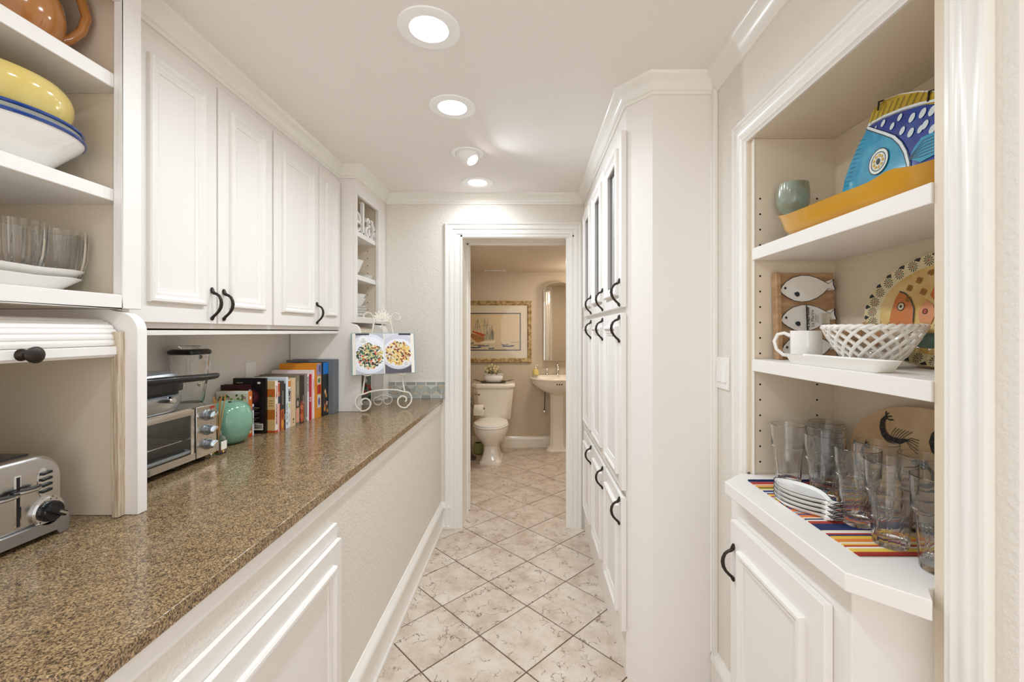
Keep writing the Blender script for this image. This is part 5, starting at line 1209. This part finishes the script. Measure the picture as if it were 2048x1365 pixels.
shrimp(-.085, .048, .86); shrimp(.06, .045, .86); shrimp(-.03, -.055, .86, -1, .2); shrimp(-.155, -.035, .7); shrimp(.12, -.04, .8)
p.ell(-.02, .0, .022, .009, '#7d7a66', 1); p.ell(.05, .01, .015, .006, '#7d7a66', 1)
p.build('painted_shrimps', t)
# ================================================================== bathroom
t = thing('toilet', 'white two-piece toilet below the ship picture in the bathroom', 'toilet', (-.405, 4.85, 0)); local(t)
def S_(cx, cy_, rx, ry, z, p=2, e=0): return sup(cx, cy_, rx, ry, z, 40, p, e)
pc = M['porcelain']
# pedestal and bowl (front towards -y)
MB().rings([S_(0, -.10, .118, .205, 0, 7), S_(0, -.10, .118, .205, .022, 7), S_(0, -.095, .104, .185, .034, 6), S_(0, -.095, .098, .178, .05, 5), S_(0, -.085, .082, .150, .11, 5), S_(0, -.085, .080, .150, .18, 4), S_(0, -.12, .115, .195, .235, 2.6), S_(0, -.15, .160, .235, .29, 2.2, -.02), S_(0, -.165, .182, .255, .345, 2.1, -.03), S_(0, -.165, .187, .260, .375, 2.1, -.03), S_(0, -.165, .187, .260, .392, 2.1, -.03)]).build('bowl', pc, t, (0,0,0), smooth=50)
MB().box(-.11, .11, .02, .22, .16, .39).build('tank_support', pc, t, (0,0,0), bevel=.02)
MB().rings([S_(0, -.165, .184, .250, .3935, 2.1, -.03), S_(0, -.165, .188, .256, .398, 2.1, -.03), S_(0, -.165, .188, .256, .407, 2.1, -.03), S_(0, -.165, .182, .250, .411, 2.1, -.03)]).build('seat', M['white'], t, (0,0,0), smooth=50)
MB().rings([S_(0, -.160, .180, .244, .4125, 2.1, -.03), S_(0, -.160, .184, .250, .417, 2.1, -.03), S_(0, -.160, .180, .246, .428, 2.1, -.03), S_(0, -.160, .150, .21, .434, 2.1, -.03)]).build('lid', M['white'], t, (0,0,0), smooth=50)
def oct_(hx, y0, y1, ch, z, y): return [(x, y+yy, z) for x, yy in ((-hx, y1), (-hx, y0+ch), (-hx+ch, y0), (hx-ch, y0), (hx, y0+ch), (hx, y1))]
MB().rings([oct_(.188, .075, .28, .05, .392, 0), oct_(.200, .07, .28, .05, .41, 0), oct_(.232, .055, .28, .055, .735, 0), oct_(.234, .055, .28, .055, .755, 0)]).build('tank', pc, t, (0,0,0), bevel=.008)
MB().rings([oct_(.236, .052, .285, .055, .7555, 0), oct_(.250, .040, .285, .06, .772, 0), oct_(.250, .040, .285, .06, .792, 0), oct_(.243, .046, .285, .06, .798, 0), oct_(.236, .052, .28, .06, .812, 0)]).build('tank_lid', pc, t, (0,0,0), bevel=.003)
MB().tube([(-.195, .085, .70), (-.205, .045, .70)], .012, 12).tube([(-.203, .045, .70), (-.17, .03, .697), (-.14, .028, .69)], [.007, .006, .008], 10).build('flush_lever', M['chrome'], t, (0,0,0))
# tray, planter, flowers on the tank
TT = .8122
t = thing('tray', 'dark metal tray with twig handles on the toilet tank', 'tray', (-.405, 5.02, TT)); local(t)
MB().rings([S_(0, 0, .135, .065, .001, 5), S_(0, 0, .150, .075, .014, 5), S_(0, 0, .147, .072, .015, 5), S_(0, 0, .132, .062, .004, 5)]).lathe([(.05, 0), (.05, .002)], 12, (0, 0, 0)).build('body', M['pewter'], t, (0,0,0))
for sg in (-1, 1): MB().tube([(sg*.13, -.02, .012), (sg*.17, -.01, .022), (sg*.205, .004, .030), (sg*.235, .0, .036)], [.005, .0055, .005, .003], 8).tube([(sg*.17, -.01, .022), (sg*.19, .01, .018), (sg*.21, .03, .026)], [.004, .004, .002], 8).build('handle', M['pewter'], t, (0,0,0))
t = thing('planter', 'white oval ceramic planter on the toilet tank', 'planter', (-.405, 5.02, TT+.0045)); local(t)
def scal(rx, ry, z): return [(x, y, z+.004*sin(8*atan2(y, x))) for x, y, _ in sup(0, 0, rx, ry, 0, 64, 2.6)]
MB().rings([S_(0, 0, .075, .045, 0, 2.6)*1, S_(0, 0, .085, .05, .006, 2.6), S_(0, 0, .108, .058, .035, 2.6), S_(0, 0, .112, .058, .065, 2.6), S_(0, 0, .104, .054, .082, 2.6)]).build('body', M['china'], t, (0,0,0), smooth=60)
MB().rings([scal(.104, .054, .080), scal(.118, .062, .094), scal(.116, .060, .097), scal(.100, .050, .082)], cap=False, closed=True).build('scalloped_rim', M['china'], t, (0,0,0))
MB().rings([S_(0, 0, .099, .049, .084, 2.6), S_(0, 0, .06, .03, .095, 2.6)]).build('moss', mat('moss', '#47502c', .9), t, (0,0,0))
t = thing('flower_posy', 'small posy of cream flowers and green leaves in the planter', 'flowers', (-.42, 5.02, TT+.100)); local(t)
random.seed(11)
lf = MB()
for k in range(70):
    a = random.random()*2*pi; r = random.uniform(.01, .085); z = random.uniform(.0, .10)*(1-r/.14); L = random.uniform(.025, .045); q = a+random.uniform(-.6, .6); up_ = random.uniform(-.2, .9)
    d = Vector((cos(q), sin(q)*.7, up_)).normalized(); s_ = d.cross(Vector((0, 0, 1))).normalized()*L*.25; P0 = Vector((r*cos(a), r*sin(a)*.6, z))
    lf.add([tuple(P0), tuple(P0+d*L*.5+s_+Vector((0, 0, .003))), tuple(P0+d*L), tuple(P0+d*L*.5-s_+Vector((0, 0, .003)))], [(0, 1, 2, 3)])
o = lf.build('leaves', mat('leaf_green', '#56683a', .5, var=(60, '#7a8a4c', .2)), t, (0,0,0), smooth=0); o['kind'] = 'stuff'
for k, (dx, dy, dz) in enumerate(((-.05, -.05, .035), (-.015, -.055, .055), (.025, -.05, .06), (.055, -.045, .05), (.03, -.03, .085), (-.03, -.035, .085), (.065, -.02, .075), (-.075, -.03, .06), (0, -.04, .10), (.04, -.05, .03))):
    b = MB()
    for j in range(6):
        a = j*pi/3
        b.lathe([(.0005, 0), (.006, .003), (.0075, .008), (.004, .012), (.0005, .010)], 8, (dx+.009*cos(a), dy+.004*sin(a)-.004, dz+.009*sin(a)))
    b.ball((dx, dy-.010, dz+.005), .006, 8, 6)
    b.build('flower', C('#dccf9c', .6), t, (0,0,0))
b = MB()
for k in range(12): b.tube([(random.uniform(-.02, .02), 0, -.004), (random.uniform(-.06, .06), -.03, random.uniform(.04, .10))], .0012, 5)
b.tube([(.0, -.01, 0), (.02, -.02, .14)], .0014, 5)
o = b.build('stems', C('#5d6b3a', .7), t, (0,0,0))
# toilet paper stand, roll, plunger pot
t = thing('paper_stand', 'pewter toilet paper stand on the floor left of the toilet', 'stand', (-.640, 4.78, 0)); local(t)
MB().rings([S_(0, 0, .06, .06, 0, 6), S_(0, 0, .06, .06, .010, 6), S_(0, 0, .05, .05, .018, 6), S_(0, 0, .03, .03, .035, 3), S_(0, 0, .016, .016, .06), S_(0, 0, .010, .010, .08)]).lathe([(.010, .07), (.010, .60), (.016, .61), (.016, .63), (.010, .64), (.018, .665), (.012, .69), (.002, .70)], 16).build('post', M['pewter'], t, (0,0,0))
for sg in ((-1, -1), (1, -1), (1, 1), (-1, 1)): MB().ball((sg[0]*.052, sg[1]*.052, .006), .0062, 10, 6).build('foot', M['pewter'], t, (0,0,0)).location.z = .0005
MB().tube([(0, 0, .60), (.01, -.03, .605), (.03, -.06, .585), (.05, -.065, .565), (.155, -.065, .565)], .006, 10).ball((.157, -.065, .565), .010).build('arm', M['pewter'], t, (0,0,0))
b = MB().lathe([(.021, -.05), (.055, -.05), (.0565, -.047), (.0565, .047), (.055, .05), (.021, .05), (.019, .047), (.019, -.047)], 36, cap=False)
b.v = [(-.640+.095+z, 4.715+x+.0, .555+y) for x, y, z in b.v]; b.f.append(()) if 0 else None
b = MB()
prof = [(.021, -.05), (.055, -.05), (.0565, -.047), (.0565, .047), (.055, .05), (.021, .05)]
b.rings([[(-.540+z, 4.715+r*cos(a), .550+r*sin(a)) for a in [2*pi*i/36 for i in range(36)]] for r, z in prof], cap=False, closed=True)
b.box(-.590, -.490, 4.6572, 4.6585, .50, .553)
tag(b.build('paper_roll', M['paper'], None, (-.54, 4.715, .49)), 'white toilet paper roll hanging on the pewter stand', 'paper roll')
t = thing('green_pot', 'small pale green pot on the floor behind the toilet base', 'pot', (-.575, 4.99, 0)); local(t)
MB().lathe(shell([(.045, 0), (.06, .01), (.066, .06), (.055, .11), (.045, .125)], .005), 28).build('body', mat('pale_green_glaze', '#9aa66d', .3), t, (0,0,0))
# pedestal sink
t = thing('pedestal_sink', 'white pedestal sink right of the toilet under the arched mirror', 'sink', (.345, 5.10, 0)); local(t)
def oc8(hx, hy, ch, z, cyy=0): return [(-hx, hy+cyy, z), (-hx, -hy+ch+cyy, z), (-hx+ch, -hy+cyy, z), (hx-ch, -hy+cyy, z), (hx, -hy+ch+cyy, z), (hx, hy+cyy, z)]
MB().rings([oc8(.135, .075, .04, 0), oc8(.135, .075, .04, .016), oc8(.122, .068, .036, .024), oc8(.118, .066, .036, .038), oc8(.100, .060, .034, .052), oc8(.092, .056, .034, .09), oc8(.088, .054, .034, .35), oc8(.090, .055, .034, .64), oc8(.105, .062, .036, .68)]).build('pedestal', pc, t, (0,0,0), bevel=.004)
def bas(rx, ry, z, cyy): return [(x, y+cyy if y < 0 else y*.42+cyy, z) for x, y, _ in sup(0, 0, rx, ry, z, 48, 2.3)]
MB().rings([bas(.11, .12, .675, .02), bas(.16, .17, .70, .01), bas(.25, .235, .755, 0), bas(.298, .268, .80, 0), bas(.308, .275, .826, 0), bas(.300, .270, .830, 0), bas(.302, .272, .842, 0), bas(.318, .285, .850, 0), bas(.320, .287, .862, 0), bas(.312, .280, .868, 0), bas(.245, .205, .866, -.03), bas(.225, .185, .845, -.03), bas(.15, .12, .79, -.03), bas(.03, .03, .775, -.03)]).build('basin', pc, t, (0,0,0), smooth=45)
b = MB()
for dx in (-.026, 0, .026): b.tube([(dx, -.203, .8400) if 0 else (dx, .052, .848), (dx, .050, .846)], .006, 10)
MB().box(-.29, .29, .085, .155, .862, .882).build('ledge', pc, t, (0,0,0), bevel=.006)
for dx in (-.026, 0, .026): MB().tube([(dx, -.2705, .812), (dx, -.2745, .812)], .0075, 12).build('overflow_hole', M['hole'], t, (0,0,0))
fz = .8823
t2 = thing('faucet', 'chrome widespread faucet with spout and two lever handles on the sink', 'faucet', (.345, 5.21, fz)); local(t2)
MB().lathe([(.022, 0), (.024, .004), (.018, .012), (.014, .03), (.016, .09), (.019, .11), (.014, .125), (.008, .13), (.009, .14), (.002, .146)], 20).tube([(0, -.005, .095), (0, -.05, .112), (0, -.095, .10), (0, -.115, .07)], [.013, .012, .011, .0105], 12).build('spout', M['chrome'], t2, (0,0,0))
for sg in (-1, 1): MB().lathe([(.026, 0), (.027, .004), (.018, .012), (.010, .03), (.009, .05), (.015, .062), (.010, .075), (.003, .082)], 20, (sg*.125, 0, 0)).tube([(sg*.125, 0, .066), (sg*.16, -.012, .072), (sg*.195, -.02, .068)], [.007, .006, .0075], 10).build('handle', M['chrome'], t2, (0,0,0))
t = thing('soap_pump', 'yellow soap dispenser with white pump at the left of the sink', 'soap dispenser', (.085, 5.175, .8625 if 0 else .8823)); local(t)
MB().lathe([(.0006, 0), (.034, 0), (.037, .004), (.037, .055), (.028, .068), (.012, .074), (.012, .082), (.0006, .082)], 28, fr=lambda th, i: 1+.015*cos(14*th)).build('bottle', mat('yellow_soap', '#d9c57c', .25), t, (0,0,0))
MB().lathe([(.013, .082), (.013, .092), (.005, .094), (.005, .115), (.009, .117), (.009, .126), (.002, .128)], 16).tube([(0, 0, .121), (.02, -.02, .122), (.028, -.03, .115)], .005, 8).build('pump', M['white'], t, (0,0,0))
for sg in (-1, 1):
    t = thing('water_valve', ('chrome water valve and pipe left of the sink pedestal', 'chrome water valve and pipe right of the sink pedestal')[sg > 0], 'valve', (.345+sg*.155, 5.20, .45)); local(t)
    MB().tube([(0, .058, 0), (0, 0, 0)], .008, 10).lathe([(.013, -.016), (.015, 0), (.013, .016)], 14).tube([(0, 0, .012), (-sg*.005, 0, .15), (-sg*.01, .0, .262)], .0055, 8).build('pipe', M['pewter'], t, (0,0,0))
    MB().lathe([(.026, 0), (.028, .003), (.020, .007)], 18, (0, 0, 0)).build('escutcheon', M['chrome'], t, (0,0,0)).rotation_euler = (0,0,0)
    MB().ball((-sg*0-.0, -.030, 0), .019, 12, 8, sx=1.4, sy=.6).build('handle', M['chrome'], t, (0,0,0))
# arched mirror
t = thing('arched_mirror', 'tall arched mirror with fluted side above the pedestal sink', 'mirror', (.368, 5.26, 1.05)); mm_ = wallmap_y(5.2595)
hw = .188; zb = 1.052; zs = 1.895; 
def archo(h, zb_, zt, rise): return [(.368-h, zb_), (.368+h, zb_), (.368+h, zt)]+[(.368+h*cos(a), zt+rise*sin(a)) for a in [pi*i/20 for i in range(1, 20)]]+[(.368-h, zt)]
MB().prism(archo(hw, zb, zs, .105), mm_, 0, .075).build('case', mat('mirror_case', '#c9bda6', .35), t, bevel=.002)
MB().prism(archo(hw-.006, zb+.006, zs, .099), mm_, .0752, .0775).build('mirror_glass', M['mirror'], t, smooth=0)
for sg in (-1, 1):
    for k in range(3):
        x = .368+sg*(hw-.022-.022*k)
        MB().prism([(x-.010*1, .0), (x+.010, .0), (x+.007, .005), (x, .0075), (x-.007, .005)], lambda a, n, b: mm_(a, b, .0776+n), zb+.008, zs-.01).build('flute', M['mirror'], t)
# picture of a ship
t = thing('framed_picture', 'framed watercolour of sailing ships in a weathered wooden frame', 'picture', (-.415, 5.26, 1.40)); fm = FRONT(-.415, 5.2595, 1.40)
hw_, hh_ = .452, .372
M['frame'] = mat('weathered_gilt', '#c6ae80', .55, var=(26, '#8c7145', .10), bump=(60, .5, .004))
MB().sweep([(-hw_, -hh_), (hw_, -hh_), (hw_, hh_), (-hw_, hh_)], [(0, 0), (0, .022), (.010, .030), (.020, .024), (.036, .027), (.046, .018), (.052, .014), (.052, 0)], fm, closed=True).build('frame', M['frame'], t)
MB().prism(R_(-hw_+.05, hw_-.05, -hh_+.05, hh_-.05), fm, .002, .008).build('mat_board', C('#dcd0b8', .8), t, smooth=0)
pi_ = Print(lambda a, b, n: fm(a, b, .0082+n)); pw, phh = .322, .228
pi_.poly(R_(-pw, pw, -phh, phh), '#2d2c4a', 1); pi_.poly(R_(-pw+.012, pw-.012, -phh+.012, phh-.012), '#d8c39c', 2)
pi_.poly([(-.31, -.21), (.31, -.21), (.31, -.15), (-.31, -.15)], '#cdbf9f', 3)
for (x0, y0_, x1, w_) in ((-.29, -.19, -.16, .013), (-.2, -.17, -.06, .010), (-.07, -.20, .0, .013), (.08, -.155, .17, .008), (.10, -.172, .24, .015), (-.3, -.135, -.25, .010), (.2, -.125, .30, .003)):
    pi_.line([(x0, y0_), ((x0+x1)/2, y0_-.004), (x1, y0_+.003)], w_, random.choice(('#2b3f73', '#34517e', '#253358')), 4)
pi_.line([(-.25, -.165), (-.2, -.16), (-.12, -.163)], .008, '#8c4a34', 4); pi_.line([(-.3, -.155), (-.24, -.15)], .010, '#8a8a3c', 4)
pi_.poly([(-.29, -.05), (-.27, -.02), (-.19, -.035), (-.12, -.055), (-.11, -.10), (-.14, -.125), (-.21, -.13), (-.26, -.09)], '#b9834f', 4)
pi_.poly([(-.27, -.002), (-.255, .012), (-.12, -.030), (-.10, -.042), (-.13, -.055), (-.20, -.030)], '#c4532a', 5)
for k in range(9): pi_.line([(-.275+.018*k, -.025-.006*k), (-.27+.017*k, -.075-.004*k)], .004, '#4b2c1c', 6)
pi_.poly([(-.17, -.125), (-.13, -.115), (-.02, -.112), (.02, -.10), (.0, -.135), (-.15, -.142)], '#e4dcc6', 5)
for (x0, z0, x1, z1) in ((-.205, -.03, -.20, .155), (-.20, .155, -.15, -.05), (-.125, -.04, -.12, .16), (-.12, .16, -.06, -.09), (-.24, .05, -.16, .07), (-.20, .155, -.26, -.01), (-.07, .15, -.10, .02), (-.03, .08, -.05, -.10), (-.14, .07, -.04, .09), (-.03, .08, -.01, -.1), (-.09, .02, -.1, -.11)):
    pi_.line([(x0, z0), ((x0+x1)/2+.004, (z0+z1)/2), (x1, z1)], .003, '#5f5240', 6)
for (pts, c) in ((((-.06, .06), (-.02, .0), (-.04, -.1), (-.07, -.09)), '#a7a084'), (((-.025, .05), (.0, -.02), (-.01, -.1), (-.035, -.09)), '#8f8a78'), (((-.24, .14), (-.19, .13), (-.17, .02), (-.23, .03)), '#cbb893'), (((-.15, .14), (-.09, .15), (-.06, .05), (-.13, .04)), '#cdbd9a'), (((-.105, .0), (-.07, .01), (-.07, -.1), (-.12, -.1)), '#b5aa8c')):
    pi_.poly(pts, c, 5)
pi_.build('watercolour', t)
MB().prism(R_(-hw_+.05, hw_-.05, -hh_+.05, hh_-.05), fm, .0135, .0150).build('glazing', M['pane'], t, smooth=0)
# ceiling vent
t = thing('ceiling_vent', 'white slatted ceiling vent in the bathroom', 'vent', (-.395, 5.13, 2.121)); local(t)
MB().sweep([(-.125, -.05), (.125, -.05), (.125, .05), (-.125, .05)], [(0, 0), (0, -.006), (.014, -.008), (.016, 0)], lambda a, b, n: (a, b, n), closed=True).build('frame', M['white'], t, (0,0,0))
MB().box(-.112, .112, -.038, .038, -.0012, -.0002).build('backing', M['hole'], t, (0,0,0))
for k in range(14):
    x = -.104+.016*k; MB().rings([[(x+dx-.004, -.036, zz), (x+dx+.004, -.036, zz-.001), (x+dx+.004, .036, zz-.001), (x+dx-.004, .036, zz)] for dx, zz in ((0, -.0015), (.004, -.008))]).build('slat', M['white'], t, (0,0,0), smooth=0)
